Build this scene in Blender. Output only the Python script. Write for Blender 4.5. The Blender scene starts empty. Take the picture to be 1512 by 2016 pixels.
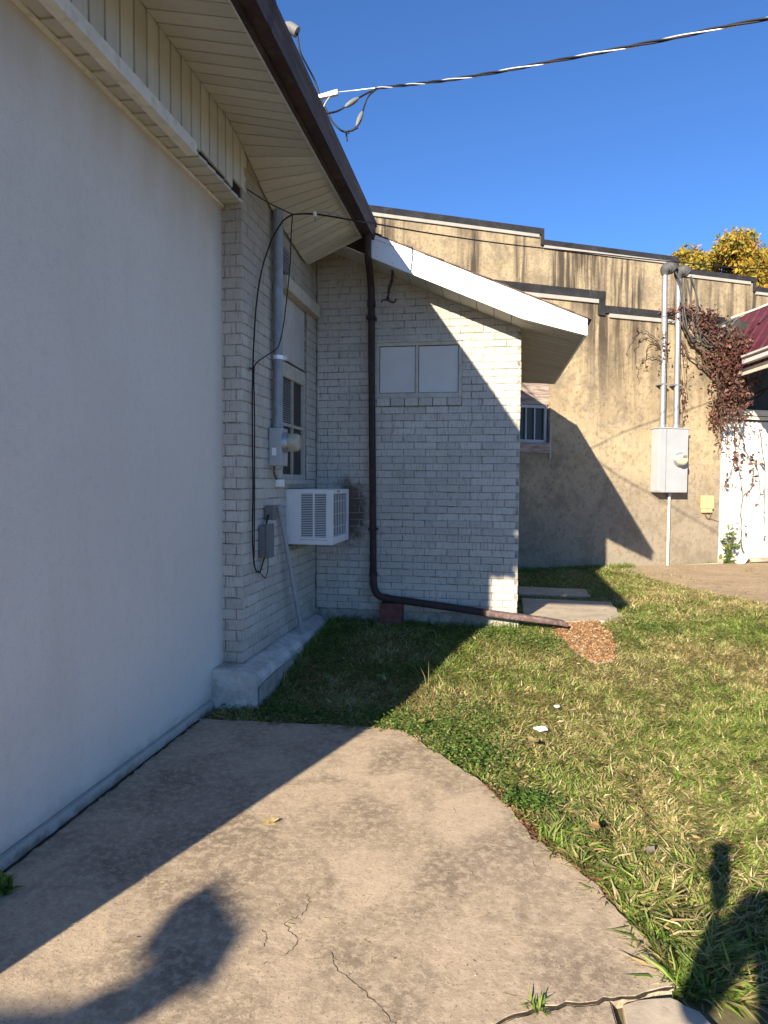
import bpy, bmesh, math, random
import numpy as np
from mathutils import Vector, Matrix

random.seed(11)
rng = np.random.default_rng(7)
S = bpy.context.scene
COL = S.collection
R = math.radians

# ------------------------------------------------------------------ camera
cam_d = bpy.data.cameras.new('camera')
cam = bpy.data.objects.new('camera', cam_d)
COL.objects.link(cam)
th, ph, ro = R(9.82), R(2.42), R(0.43)
Fw = Vector((-math.sin(th) * math.cos(ph), math.cos(th) * math.cos(ph), -math.sin(ph)))
R0 = Vector((math.cos(th), math.sin(th), 0))
U0 = R0.cross(Fw)
Rt = R0 * math.cos(ro) + U0 * math.sin(ro)
Up = Rt.cross(Fw)
m = Matrix((Rt, Up, -Fw)).transposed().to_4x4()
m.translation = (0, 0, 1.55)
cam.matrix_world = m
cam_d.sensor_fit = 'VERTICAL'
cam_d.sensor_height = 24.0
cam_d.lens = 24.0 * 1340 / 2016
cam_d.clip_start = 0.02
cam_d.clip_end = 2000
S.camera = cam

# ------------------------------------------------------------------ sky, sun, exposure
W = bpy.data.worlds.new('World')
S.world = W
W.use_nodes = True
wn = W.node_tree
wn.nodes.clear()
sky = wn.nodes.new('ShaderNodeTexSky')
sky.sky_type = 'NISHITA'
sky.sun_disc = False
SUN = Vector((-0.312, -1.0, 0.452)).normalized()
sky.sun_elevation = math.asin(SUN.z)
sky.sun_rotation = math.atan2(SUN.x, SUN.y)
sky.altitude = 100
sky.air_density = 0.8
sky.dust_density = 0.0
sky.ozone_density = 9.0
bg = wn.nodes.new('ShaderNodeBackground')
bg.inputs['Strength'].default_value = 0.09
wo = wn.nodes.new('ShaderNodeOutputWorld')
wn.links.new(sky.outputs[0], bg.inputs[0])
wn.links.new(bg.outputs[0], wo.inputs[0])
sl = bpy.data.lights.new('sun', 'SUN')
sl.energy = 4.9
sl.angle = R(0.53)
sl.color = (1.0, 0.88, 0.70)
sun = bpy.data.objects.new('sun', sl)
sun.rotation_euler = (-SUN).to_track_quat('-Z', 'Y').to_euler()
sun.location = (-3, -10, 12)
COL.objects.link(sun)
S.view_settings.view_transform = 'Standard'
S.view_settings.look = 'None'
S.view_settings.gamma = 1
S.view_settings.use_curve_mapping = False
S.view_settings.exposure = 1.3

# ------------------------------------------------------------------ material helpers
class NT:
    def __init__(s, name):
        s.m = bpy.data.materials.new(name)
        s.m.use_nodes = True
        s.t = s.m.node_tree
        s.t.nodes.clear()
        s.out = s.t.nodes.new('ShaderNodeOutputMaterial')
        s.p = s.t.nodes.new('ShaderNodeBsdfPrincipled')
        s.t.links.new(s.p.outputs[0], s.out.inputs[0])
        s._pos = None
    def n(s, typ, **kw):
        nd = s.t.nodes.new(typ)
        for k, v in kw.items():
            setattr(nd, k, v)
        return nd
    def set(s, sock, v):
        if isinstance(v, bpy.types.NodeSocket):
            s.t.links.new(v, sock)
        elif isinstance(v, (tuple, list)) and len(v) == 3 and sock.type == 'RGBA':
            sock.default_value = (*v, 1)
        else:
            sock.default_value = v
    def pos(s):
        if s._pos is None:
            s._pos = s.n('ShaderNodeNewGeometry').outputs['Position']
        return s._pos
    def mapped(s, scale=(1, 1, 1), rot=(0, 0, 0), loc=(0, 0, 0), vec=None):
        mp = s.n('ShaderNodeMapping')
        s.set(mp.inputs['Vector'], vec or s.pos())
        mp.inputs['Scale'].default_value = scale
        mp.inputs['Rotation'].default_value = rot
        mp.inputs['Location'].default_value = loc
        return mp.outputs[0]
    def noise(s, scale, detail=5, rough=.6, vec=None, dist=0.0):
        nd = s.n('ShaderNodeTexNoise')
        s.set(nd.inputs['Vector'], vec or s.pos())
        nd.inputs['Scale'].default_value = scale
        nd.inputs['Detail'].default_value = detail
        nd.inputs['Roughness'].default_value = rough
        nd.inputs['Distortion'].default_value = dist
        return nd.outputs['Fac']
    def vor(s, scale, vec=None, feature='F1', out='Distance'):
        nd = s.n('ShaderNodeTexVoronoi', feature=feature)
        s.set(nd.inputs['Vector'], vec or s.pos())
        nd.inputs['Scale'].default_value = scale
        return nd.outputs[out]
    def ramp(s, fac, stops):
        nd = s.n('ShaderNodeValToRGB')
        s.set(nd.inputs[0], fac)
        e = nd.color_ramp.elements
        while len(e) < len(stops):
            e.new(.5)
        for el, (p, c) in zip(e, stops):
            el.position = p
            el.color = (c, c, c, 1) if not isinstance(c, (tuple, list)) else (*c, 1)
        return nd.outputs[0]
    def mix(s, fac, a, b, mode='MIX'):
        nd = s.n('ShaderNodeMix', data_type='RGBA', blend_type=mode)
        s.set(nd.inputs[0], fac)
        s.set(nd.inputs[6], a)
        s.set(nd.inputs[7], b)
        return nd.outputs[2]
    def math(s, op, a, b=0.0, clamp=False):
        nd = s.n('ShaderNodeMath', operation=op, use_clamp=clamp)
        s.set(nd.inputs[0], a)
        s.set(nd.inputs[1], b)
        return nd.outputs[0]
    def xyz(s, vec=None):
        nd = s.n('ShaderNodeSeparateXYZ')
        s.set(nd.inputs[0], vec or s.pos())
        return nd.outputs
    def rand(s):
        return s.n('ShaderNodeObjectInfo').outputs['Random']
    def bump(s, h, strength=.3, dist=.01, prev=None):
        nd = s.n('ShaderNodeBump')
        nd.inputs['Strength'].default_value = strength
        nd.inputs['Distance'].default_value = dist
        s.set(nd.inputs['Height'], h)
        if prev is not None:
            s.set(nd.inputs['Normal'], prev)
        return nd.outputs[0]
    def fin(s, color, rough=.8, metal=0.0, normal=None, spec=.3):
        s.set(s.p.inputs['Base Color'], color)
        s.set(s.p.inputs['Roughness'], rough)
        s.set(s.p.inputs['Metallic'], metal)
        s.set(s.p.inputs['Specular IOR Level'], spec)
        if normal is not None:
            s.set(s.p.inputs['Normal'], normal)
        return s.m

MAT = {}
def simple(name, c, rough=.7, metal=0.0, var=.15, scale=6.0, dirt=None, dirt_amt=.5, bump=.15, bscale=90, spec=.3, streak=None):
    t = NT(name)
    lo = tuple(v * (1 - var) for v in c)
    hi = tuple(min(1, v * (1 + var)) for v in c)
    col = t.mix(t.ramp(t.noise(scale), [(.3, 0), (.7, 1)]), lo, hi)
    if dirt:
        vec = t.mapped(streak) if streak else None
        f = t.ramp(t.noise(scale * 2.3 if not streak else 1.0, 8, .7, vec), [(.5, 0), (.75, dirt_amt)])
        col = t.mix(f, col, dirt)
    nrm = t.bump(t.noise(bscale, 4), bump, .003) if bump else None
    MAT[name] = t.fin(col, rough, metal, nrm, spec)
    return MAT[name]

def painted_brick(name, base):
    t = NT(name)
    col = t.mix(t.rand(), tuple(v * .88 for v in base), tuple(min(1, v * 1.08) for v in base))
    col = t.mix(t.ramp(t.noise(1.3, 4), [(.35, 0), (.7, .4)]), col, (.30, .28, .24))
    g = t.noise(1.0, 6, .65, t.mapped((95, 95, 9)))
    col = t.mix(t.ramp(g, [(.53, 0), (.66, .62)]), col, (.19, .165, .13))
    g2 = t.noise(38, 5, .7)
    col = t.mix(t.ramp(g2, [(.58, 0), (.7, .5)]), col, (.24, .20, .15))
    rust = t.noise(6.5, 6, .7)
    col = t.mix(t.ramp(rust, [(.64, 0), (.74, .5)]), col, (.40, .21, .12))
    # bare patch behind the air conditioner where the paint came off
    x, y, z = t.xyz()
    # mildew high under the eaves and damp near the ground, both with ragged edges
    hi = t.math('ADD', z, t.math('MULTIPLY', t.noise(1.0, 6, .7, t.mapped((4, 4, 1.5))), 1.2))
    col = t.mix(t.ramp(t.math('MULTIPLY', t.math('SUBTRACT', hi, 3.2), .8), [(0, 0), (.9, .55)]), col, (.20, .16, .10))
    lo = t.math('ADD', z, t.math('MULTIPLY', t.noise(5, 6, .7), .7))
    col = t.mix(t.ramp(t.math('SUBTRACT', lo, .35), [(.15, .45), (.45, 0)]), col, (.20, .19, .14))
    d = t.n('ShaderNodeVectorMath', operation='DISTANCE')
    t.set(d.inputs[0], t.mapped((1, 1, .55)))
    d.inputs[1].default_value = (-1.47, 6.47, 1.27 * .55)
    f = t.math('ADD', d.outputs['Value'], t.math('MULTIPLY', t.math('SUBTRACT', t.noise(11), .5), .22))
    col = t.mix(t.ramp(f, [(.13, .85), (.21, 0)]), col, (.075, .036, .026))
    gro = t.noise(1.0, 3, .5, t.mapped((260, 260, 10)))
    nrm = t.bump(gro, .35, .004)
    nrm = t.bump(t.noise(60, 5, .7), .25, .004, nrm)
    MAT[name] = t.fin(col, .75, 0, nrm, .25)
painted_brick('brick_paint', (.555, .52, .46))

t = NT('mortar')
col = t.mix(t.ramp(t.noise(14, 6, .7), [(.4, 0), (.65, 1)]), (.42, .395, .345), (.15, .13, .10))
MAT['mortar'] = t.fin(col, .95, 0, t.bump(t.noise(120), .4, .004))

t = NT('white_stucco')
col = t.mix(t.ramp(t.noise(1.1, 5), [(.3, 0), (.75, 1)]), (.76, .71, .635), (.82, .77, .695))
col = t.mix(t.ramp(t.noise(120, 3, .7), [(.3, 0), (.7, 1)]), col, t.mix(.45, col, (.54, .505, .45)))
col = t.mix(t.ramp(t.noise(.55, 4, .6, None, 1.2), [(.46, 0), (.54, .18)]), col, (.64, .60, .54))
col = t.mix(t.ramp(t.noise(1.0, 5, .6, t.mapped((5, 5, .8))), [(.52, 0), (.8, .22)]), col, (.50, .44, .35))
x, y, z = t.xyz()
# rusty run-off stain hanging from the ledge, ragged lower edge
edge = t.math('ADD', z, t.math('MULTIPLY', t.noise(1.0, 6, .65, t.mapped((3.2, 3.2, .9))), -.55))
col = t.mix(t.ramp(t.math('MULTIPLY', t.math('SUBTRACT', edge, 2.72), 1.3), [(0, 0), (.30, .2), (.6, .62)]), col, (.42, .31, .18))
# soil splash at the foot of the wall
col = t.mix(t.ramp(t.noise(24, 7, .75), [(.52, 0), (.72, .28)]), col, (.46, .43, .38))
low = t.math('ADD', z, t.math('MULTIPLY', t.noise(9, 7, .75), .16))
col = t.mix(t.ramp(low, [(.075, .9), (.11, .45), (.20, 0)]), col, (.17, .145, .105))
nrm = t.bump(t.noise(75, 6, .78), .75, .010)
nrm = t.bump(t.noise(9, 5, .6), .22, .03, nrm)
MAT['white_stucco'] = t.fin(col, .85, 0, nrm, .2)

t = NT('plinth_paint')
col = t.mix(t.ramp(t.noise(6, 6, .7), [(.4, 0), (.72, 1)]), (.64, .61, .555), (.27, .245, .205))
MAT['plinth_paint'] = t.fin(col, .85, 0, t.bump(t.noise(28, 6, .7), .5, .02), .2)

t = NT('plinth_bare')
col = t.mix(t.ramp(t.noise(11, 6, .7), [(.35, 0), (.7, 1)]), (.42, .39, .34), (.22, .19, .16))
MAT['plinth_bare'] = t.fin(col, .9, 0, t.bump(t.noise(40, 6, .7), .6, .02), .2)

t = NT('vinyl')
col = t.mix(t.rand(), (.46, .45, .405), (.55, .54, .49))
col = t.mix(t.ramp(t.noise(3.0, 5), [(.4, 0), (.75, .4)]), col, (.42, .39, .31))
col = t.mix(t.ramp(t.noise(1.0, 5, .7, t.mapped((30, 30, 4))), [(.56, 0), (.72, .35)]), col, (.27, .22, .15))
MAT['vinyl'] = t.fin(col, .55, 0, t.bump(t.noise(60), .08, .002), .3)
simple('vinyl_trim', (.66, .65, .60), .5, var=.08, dirt=(.3, .26, .19), dirt_amt=.5)

t = NT('white_metal')
col = t.mix(t.ramp(t.noise(4), [(.35, 0), (.75, 1)]), (.76, .77, .77), (.82, .82, .81))
col = t.mix(t.ramp(t.noise(1.0, 6, .7, t.mapped((3, 3, 22))), [(.60, 0), (.8, .25)]), col, (.5, .47, .4))
MAT['white_metal'] = t.fin(col, .4, 0, t.bump(t.noise(7, 2), .1, .01), .4)
simple('brown_gutter', (.036, .02, .018), .6, var=.35, scale=5, dirt=(.13, .10, .09), dirt_amt=.45, bump=.1)
simple('brown_gutter_face', (.062, .043, .038), .62, var=.3, scale=4, dirt=(.20, .17, .15), dirt_amt=.6, streak=(3, 3, 40))
simple('worn_spout', (.11, .07, .064), .55, var=.3, scale=9, dirt=(.38, .31, .29), dirt_amt=.7)
simple('dark_void', (.012, .011, .01), .9, var=.2)

t = NT('shingle')
col = t.mix(t.rand(), (.085, .055, .042), (.15, .10, .075))
col = t.mix(t.ramp(t.noise(160, 2), [(.4, 0), (.7, .6)]), col, (.05, .035, .03))
MAT['shingle'] = t.fin(col, .95, 0, t.bump(t.noise(200), .5, .004))

# tan stucco of the building at the back: coordinates turned so that x runs along the wall
t = NT('tan_stucco')
ROT = R(-27.3)
wv = t.mapped((1, 1, 1), (0, 0, ROT))
col = t.mix(t.ramp(t.noise(1.6, 6, .65, wv), [(.32, 0), (.7, 1)]), (.46, .36, .22), (.34, .265, .165))
col = t.mix(t.ramp(t.noise(4.5, 7, .7, wv), [(.48, 0), (.66, .6)]), col, (.37, .31, .225))
x, y, z = t.xyz(wv)
# grey weathering creeping up from the ground
up = t.math('ADD', z, t.math('MULTIPLY', t.noise(1.1, 5, .6, wv), -2.6))
col = t.mix(t.ramp(t.math('MULTIPLY', t.math('ADD', up, 1.6), .42), [(.0, .85), (.55, .7), (1.0, 0)]), col, (.245, .215, .17))
spk = t.noise(17, 7, .75, wv)
col = t.mix(t.ramp(spk, [(.51, 0), (.62, .6)]), col, (.15, .125, .09))
blo = t.noise(2.3, 7, .72, wv)
col = t.mix(t.ramp(blo, [(.49, 0), (.62, .62)]), col, (.185, .15, .105))
# black water runs
run = t.noise(1.0, 4, .55, t.mapped((1.5, 1.5, .2), vec=wv))
run2 = t.noise(1.0, 5, .6, t.mapped((9, 9, .5), vec=wv))
rr = t.math('MULTIPLY', t.ramp(run, [(.45, 0), (.56, 1)]), t.ramp(run2, [(.36, 0), (.54, 1)]))
topm = t.math('ADD', z, t.math('MULTIPLY', t.noise(1.0, 3, .5, t.mapped((1.8, 1.8, .1), vec=wv)), 2.4))
rr = t.math('MULTIPLY', rr, t.ramp(t.math('MULTIPLY', topm, .125), [(.46, 0), (.68, 1)]))
col = t.mix(t.math('MULTIPLY', rr, .95), col, (.06, .048, .038))
fine = t.noise(1.0, 6, .7, t.mapped((30, 30, 1.3), vec=wv))
col = t.mix(t.ramp(fine, [(.56, 0), (.74, .35)]), col, (.17, .14, .10))
nrm = t.bump(t.noise(60, 6, .75, wv), .35, .01)
nrm = t.bump(t.noise(7, 5, .6, wv), .35, .04, nrm)
MAT['tan_stucco'] = t.fin(col, .92, 0, nrm, .15)

simple('coping_black', (.022, .022, .024), .75, var=.4, scale=3, dirt=(.07, .07, .07), dirt_amt=.6)
simple('flashing', (.38, .36, .32), .5, var=.12, dirt=(.35, .28, .2), dirt_amt=.6, streak=(4, 4, 40))
simple('hood_grey', (.075, .075, .075), .7, var=.3, scale=12, dirt=(.18, .17, .15), dirt_amt=.5)
simple('galvanised', (.38, .385, .39), .42, .6, var=.14, scale=18, dirt=(.25, .2, .16), dirt_amt=.4, bump=.05)
simple('dull_galvanised', (.26, .29, .31), .5, .35, var=.2, scale=12, dirt=(.16, .14, .12), dirt_amt=.45, bump=.05)
simple('grey_enamel', (.42, .44, .45), .5, .1, var=.08, scale=5, dirt=(.28, .27, .25), dirt_amt=.3, bump=.04)
simple('light_grey_enamel', (.36, .375, .39), .5, .05, var=.07, scale=4, dirt=(.38, .37, .34), dirt_amt=.35, bump=.04, streak=(10, 10, 3))
simple('grey_plastic', (.16, .163, .165), .6, var=.14, scale=9, dirt=(.14, .13, .12), dirt_amt=.4)
simple('pvc_grey', (.36, .355, .37), .5, var=.1, scale=8, dirt=(.2, .18, .16), dirt_amt=.4)
simple('beige_plastic', (.52, .44, .22), .55, var=.08, scale=9)
simple('cream_paint', (.66, .60, .48), .6, var=.1, dirt=(.35, .28, .2), dirt_amt=.5)
simple('black_rubber', (.014, .014, .015), .55, var=.3, bump=0)
simple('bare_aluminium', (.80, .80, .80), .35, .4, var=.1, bump=0)
simple('rusty_iron', (.05, .028, .024), .8, var=.4, scale=25, dirt=(.12, .05, .03), dirt_amt=.7)
simple('ac_white', (.72, .72, .70), .4, var=.05, scale=5, dirt=(.5, .48, .44), dirt_amt=.25, bump=.03)
simple('ac_fins', (.055, .05, .048), .6, .2, var=.5, scale=30, bump=.2)
simple('panel_white', (.60, .585, .55), .6, var=.05, scale=3, dirt=(.5, .48, .44), dirt_amt=.35, bump=.06)
simple('old_paint', (.50, .46, .38), .75, var=.12, scale=9, dirt=(.26, .19, .12), dirt_amt=.75, bump=.3, bscale=50)
simple('board_grey', (.47, .465, .44), .7, var=.08, scale=5, dirt=(.28, .24, .19), dirt_amt=.45, bump=.1)
simple('lintel_paint', (.48, .44, .36), .8, var=.15, scale=8, dirt=(.2, .15, .1), dirt_amt=.7, bump=.3)
t = NT('weathered_wood')
wv = t.mapped((1, 1, 1), (0, 0, ROT))
g = t.noise(1.0, 7, .7, t.mapped((3, 3, 26), vec=wv), .6)
col = t.mix(t.ramp(g, [(.35, 0), (.62, 1)]), (.46, .37, .30), (.17, .125, .11))
MAT['weathered_wood'] = t.fin(col, .9, 0, t.bump(g, .5, .01))
t = NT('glass_dark')
MAT['glass_dark'] = t.fin((.012, .013, .013), .3, 0, t.bump(t.noise(3, 2), .03, .01), .5)
t = NT('meter_glass')
MAT['meter_glass'] = t.fin(t.mix(t.noise(30), (.50, .47, .36), (.36, .33, .25)), .12, .0, None, .6)
simple('blind_slat', (.40, .40, .38), .6, var=.1)
simple('red_block', (.155, .062, .048), .9, var=.3, scale=18, dirt=(.08, .04, .035), dirt_amt=.7, bump=.5, bscale=60)
simple('soil', (.13, .11, .055), .98, var=.4, scale=7, dirt=(.20, .15, .09), dirt_amt=.6, bump=.8, bscale=70)
simple('maroon_metal', (.095, .022, .036), .45, var=.12, scale=2, dirt=(.18, .07, .09), dirt_amt=.4, streak=(2, 2, 9), bump=0)
simple('shed_white', (.60, .595, .57), .55, var=.05, scale=2, dirt=(.55, .5, .42), dirt_amt=.5, streak=(9, 9, 1.2), bump=.05)
simple('porch_shade', (.045, .047, .045), .8, var=.4, scale=3, dirt=(.10, .10, .09), dirt_amt=.5)  # near-black colour carries the shade inside the porch
simple('paper', (.82, .82, .80), .8, var=.06)
simple('vine_stem', (.12, .085, .062), .9, var=.3, scale=20)
simple('trunk_bark', (.12, .09, .065), .95, var=.3, scale=6, bump=.6)
simple('cloth_dark', (.03, .035, .05), .9, var=.2)
simple('skin', (.42, .24, .17), .6, var=.08)
simple('hair_brown', (.04, .025, .015), .7, var=.2)

# poured concrete
t = NT('concrete')
col = t.mix(t.ramp(t.noise(.9, 6, .62), [(.36, 0), (.66, 1)]), (.52, .405, .28), (.37, .285, .198))
col = t.mix(t.ramp(t.noise(2.6, 7, .7, None, .4), [(.45, 0), (.62, .72)]), col, (.195, .15, .105))
col = t.mix(t.ramp(t.noise(1.35, 5, .65), [(.48, 0), (.63, .62)]), col, (.185, .14, .098))
col = t.mix(t.ramp(t.noise(26, 6, .75), [(.47, 0), (.58, .6)]), col, (.56, .445, .31))
col = t.mix(t.ramp(t.noise(75, 4, .75), [(.57, 0), (.66, .75)]), col, (.11, .09, .07))
pit = t.vor(210, out='Distance')
pm = t.math('MULTIPLY', t.ramp(pit, [(.0, 1), (.30, 0)]), t.ramp(t.noise(13, 4), [(.45, 0), (.6, 1)]))
col = t.mix(t.math('MULTIPLY', pm, .7), col, (.08, .065, .05))
h = t.math('SUBTRACT', t.noise(70, 5, .75), t.math('MULTIPLY', pm, .6))
nrm = t.bump(h, .45, .006)
nrm = t.bump(t.noise(6, 5), .25, .02, nrm)
MAT['concrete'] = t.fin(col, .9, 0, nrm, .2)
simple('pale_concrete', (.45, .375, .275), .9, var=.18, scale=5, dirt=(.25, .21, .16), dirt_amt=.6, bump=.4, bscale=60)

t = NT('brown_dirt')
col = t.mix(t.ramp(t.noise(3.0, 7, .7), [(.35, 0), (.7, 1)]), (.50, .375, .245), (.35, .265, .17))
col = t.mix(t.ramp(t.noise(1.0, 5, .65, t.mapped((1.2, 4, 1))), [(.56, 0), (.66, .8)]), col, (.50, .39, .27))
col = t.mix(t.ramp(t.noise(40, 5, .75), [(.5, 0), (.65, .6)]), col, (.12, .075, .045))
MAT['brown_dirt'] = t.fin(col, .97, 0, t.bump(t.noise(45, 6, .75), .7, .02), .15)

def tinted(name, translucent=.35, rough=.6, attr='tint'):
    t = NT(name)
    a = t.n('ShaderNodeAttribute', attribute_name=attr)
    t.fin(a.outputs['Color'], rough, 0, None, .25)
    tr = t.n('ShaderNodeBsdfTranslucent')
    t.set(tr.inputs[0], a.outputs['Color'])
    mx = t.n('ShaderNodeMixShader')
    mx.inputs[0].default_value = translucent
    t.t.links.new(t.p.outputs[0], mx.inputs[1])
    t.t.links.new(tr.outputs[0], mx.inputs[2])
    t.t.links.new(mx.outputs[0], t.out.inputs[0])
    MAT[name] = t.m
tinted('grass_blade')
tinted('leaf', .3)
tinted('pebble_mat', 0.0, .7)

# ------------------------------------------------------------------ object helpers
WORLD = {}
def tag(o, label=None, cat=None, group=None, kind=None):
    if label: o['label'] = label
    if cat: o['category'] = cat
    if group: o['group'] = group
    if kind: o['kind'] = kind
    return o
def thing(name, loc, label, cat, group=None):
    o = bpy.data.objects.new(name, None)
    o.empty_display_size = .1
    COL.objects.link(o)
    o.location = loc
    WORLD[o.name] = Vector(loc)
    return tag(o, label, cat, group)
def place(o, wloc, parent):
    wloc = Vector(wloc)
    COL.objects.link(o)
    o.parent = parent
    o.location = wloc - (WORLD[parent.name] if parent else Vector((0, 0, 0)))
    WORLD[o.name] = wloc
    return o

class MB:
    def __init__(s):
        s.v, s.f, s.sm = [], [], []
    def add(s, vs, fs, smooth=False):
        b = len(s.v)
        s.v += [tuple(v) for v in vs]
        s.f += [tuple(b + i for i in f) for f in fs]
        s.sm += [smooth] * len(fs)
        return s
    def hexa(s, p):      # 8 corners: bottom 4 ccw, top 4 ccw
        return s.add(p, [(3, 2, 1, 0), (4, 5, 6, 7), (0, 1, 5, 4), (1, 2, 6, 5), (2, 3, 7, 6), (3, 0, 4, 7)])
    def box(s, a, b):
        (x0, y0, z0), (x1, y1, z1) = a, b
        x0, x1 = min(x0, x1), max(x0, x1); y0, y1 = min(y0, y1), max(y0, y1); z0, z1 = min(z0, z1), max(z0, z1)
        return s.hexa([(x0, y0, z0), (x1, y0, z0), (x1, y1, z0), (x0, y1, z0), (x0, y0, z1), (x1, y0, z1), (x1, y1, z1), (x0, y1, z1)])
    def bbox(s, a, b, c=.006):   # box with chamfered edges
        a, b = [min(p, q) for p, q in zip(a, b)], [max(p, q) for p, q in zip(a, b)]
        bm = bmesh.new()
        bmesh.ops.create_cube(bm, size=1)
        for v in bm.verts:
            v.co = Vector([(a[i] + b[i]) / 2 + v.co[i] * (b[i] - a[i]) for i in range(3)])
        bmesh.ops.bevel(bm, geom=bm.edges[:], offset=c, segments=2, affect='EDGES', profile=.6)
        bm.verts.index_update()
        s.add([v.co[:] for v in bm.verts], [[v.index for v in f.verts] for f in bm.faces])
        bm.free()
        return s
    def prism(s, poly, d):     # poly: list of 3d points, extruded by vector d
        n = len(poly)
        d = Vector(d)
        vs = [Vector(p) for p in poly] + [Vector(p) + d for p in poly]
        return s.add(vs, [tuple(range(n))[::-1], tuple(range(n, 2 * n))] + [(i, (i + 1) % n, n + (i + 1) % n, n + i) for i in range(n)])
    def tube(s, pts, r, seg=8, caps=True, prof=None, smooth=True):
        pts = [Vector(p) for p in pts]
        n = len(pts)
        rs = r if isinstance(r, (list, tuple)) else [r] * n
        tang = [(pts[min(i + 1, n - 1)] - pts[max(i - 1, 0)]).normalized() for i in range(n)]
        ref = Vector((0, 0, 1)) if abs(tang[0].z) < .9 else Vector((1, 0, 0))
        u = tang[0].cross(ref).normalized()
        vs = []
        prof = prof or [(math.cos(2 * math.pi * k / seg), math.sin(2 * math.pi * k / seg)) for k in range(seg)]
        seg = len(prof)
        for i in range(n):
            tt = tang[i]
            u = (u - tt * u.dot(tt)).normalized()
            w = tt.cross(u)
            for a, b in prof:
                vs.append(pts[i] + u * (a * rs[i]) + w * (b * rs[i]))
        fs = [(i * seg + k, i * seg + (k + 1) % seg, (i + 1) * seg + (k + 1) % seg, (i + 1) * seg + k) for i in range(n - 1) for k in range(seg)]
        s.add(vs, fs, smooth)
        if caps:
            s.add(vs[:seg], [tuple(range(seg))[::-1]])
            s.add(vs[-seg:], [tuple(range(seg))])
        return s
    def cyl(s, a, b, r, seg=20, r2=None):
        return s.tube([a, b], [r, r if r2 is None else r2], seg)
    def lathe(s, c, axis, prof, seg=24):   # prof: (distance along axis, radius)
        ax = Vector(axis).normalized()
        u = ax.orthogonal().normalized(); w = ax.cross(u)
        vs = []
        for d, r in prof:
            for k in range(seg):
                a = 2 * math.pi * k / seg
                vs.append(Vector(c) + ax * d + (u * math.cos(a) + w * math.sin(a)) * r)
        fs = [(i * seg + k, i * seg + (k + 1) % seg, (i + 1) * seg + (k + 1) % seg, (i + 1) * seg + k) for i in range(len(prof) - 1) for k in range(seg)]
        s.add(vs, fs, True)
        s.add(vs[-seg:], [tuple(range(seg))])
        return s.add(vs[:seg], [tuple(range(seg))[::-1]])
    def build(s, name, mat, parent=None, label=None, kind=None):
        vv = np.array(s.v, dtype=float)
        c = (vv.min(0) + vv.max(0)) / 2
        me = bpy.data.meshes.new(name)
        me.from_pydata([tuple(v) for v in vv - c], [], s.f)
        me.materials.append(MAT[mat])
        me.polygons.foreach_set('use_smooth', s.sm)
        bm = bmesh.new(); bm.from_mesh(me)
        bmesh.ops.recalc_face_normals(bm, faces=bm.faces[:])
        bm.to_mesh(me); bm.free()
        o = bpy.data.objects.new(name, me)
        place(o, c, parent)
        return tag(o, label=label, kind=kind)

def smooth_path(pts, n=6):
    pts = [Vector(p) for p in pts]
    P = [pts[0] * 2 - pts[1]] + pts + [pts[-1] * 2 - pts[-2]]
    out = []
    for i in range(1, len(P) - 2):
        p0, p1, p2, p3 = P[i - 1:i + 3]
        for k in range(n):
            t = k / n
            out.append(.5 * ((2 * p1) + (p2 - p0) * t + (2 * p0 - 5 * p1 + 4 * p2 - p3) * t * t + (3 * p1 - p0 - 3 * p2 + p3) * t ** 3))
    out.append(pts[-1])
    return out

def np_mesh(name, verts, tris, mat, tint=None, parent=None, kind=None, label=None):
    me = bpy.data.meshes.new(name)
    me.vertices.add(len(verts))
    me.vertices.foreach_set('co', np.asarray(verts, dtype=np.float32).ravel())
    n = len(tris)
    me.loops.add(n * 3)
    me.loops.foreach_set('vertex_index', np.asarray(tris, dtype=np.int32).ravel())
    me.polygons.add(n)
    me.polygons.foreach_set('loop_start', np.arange(0, n * 3, 3, dtype=np.int32))
    if tint is not None:
        at = me.color_attributes.new('tint', 'FLOAT_COLOR', 'POINT')
        buf = np.ones((len(verts), 4), dtype=np.float32)
        buf[:, :3] = tint
        at.data.foreach_set('color', buf.ravel())
    me.update(calc_edges=True)
    me.materials.append(MAT[mat])
    o = bpy.data.objects.new(name, me)
    if parent is None:
        COL.objects.link(o)
        WORLD[o.name] = Vector((0, 0, 0))
    else:
        place(o, (0, 0, 0), parent)
    return tag(o, label=label, kind=kind)

# ------------------------------------------------------------------ brickwork
BW, BH, BD = .204, .0585, .022
def brick_mesh(seed, bw, bh):
    r = random.Random(seed)
    c = .0035
    j = lambda a: r.uniform(-a, a)
    vs = []
    for y, ins in ((BD, 0), (c, 0), (0, c)):
        for sx, sz in ((-1, -1), (1, -1), (1, 1), (-1, 1)):
            vs.append((sx * (bw / 2 - ins + j(.0012)), y + (j(.0012) if y < BD else 0), sz * (bh / 2 - ins + j(.0012))))
    fs = []
    for a in (0, 4):
        for k in range(4):
            fs.append((a + k, a + (k + 1) % 4, a + 4 + (k + 1) % 4, a + 4 + k))
    fs.append((8, 9, 10, 11))
    me = bpy.data.meshes.new('brick')
    me.from_pydata(vs, [], [f[::-1] for f in fs])
    bm = bmesh.new(); bm.from_mesh(me)
    bmesh.ops.recalc_face_normals(bm, faces=bm.faces[:])
    # open at the back: make sure the front looks to -y
    fr = [f for f in bm.faces if abs(f.normal.y) > .9]
    if fr and fr[0].normal.y > 0:
        bmesh.ops.reverse_faces(bm, faces=bm.faces[:])
    bm.to_mesh(me); bm.free()
    me.materials.append(MAT['brick_paint'])
    return me
BRICKS = [brick_mesh(k, 1.0 * BW, BH) for k in range(10)]

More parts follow.
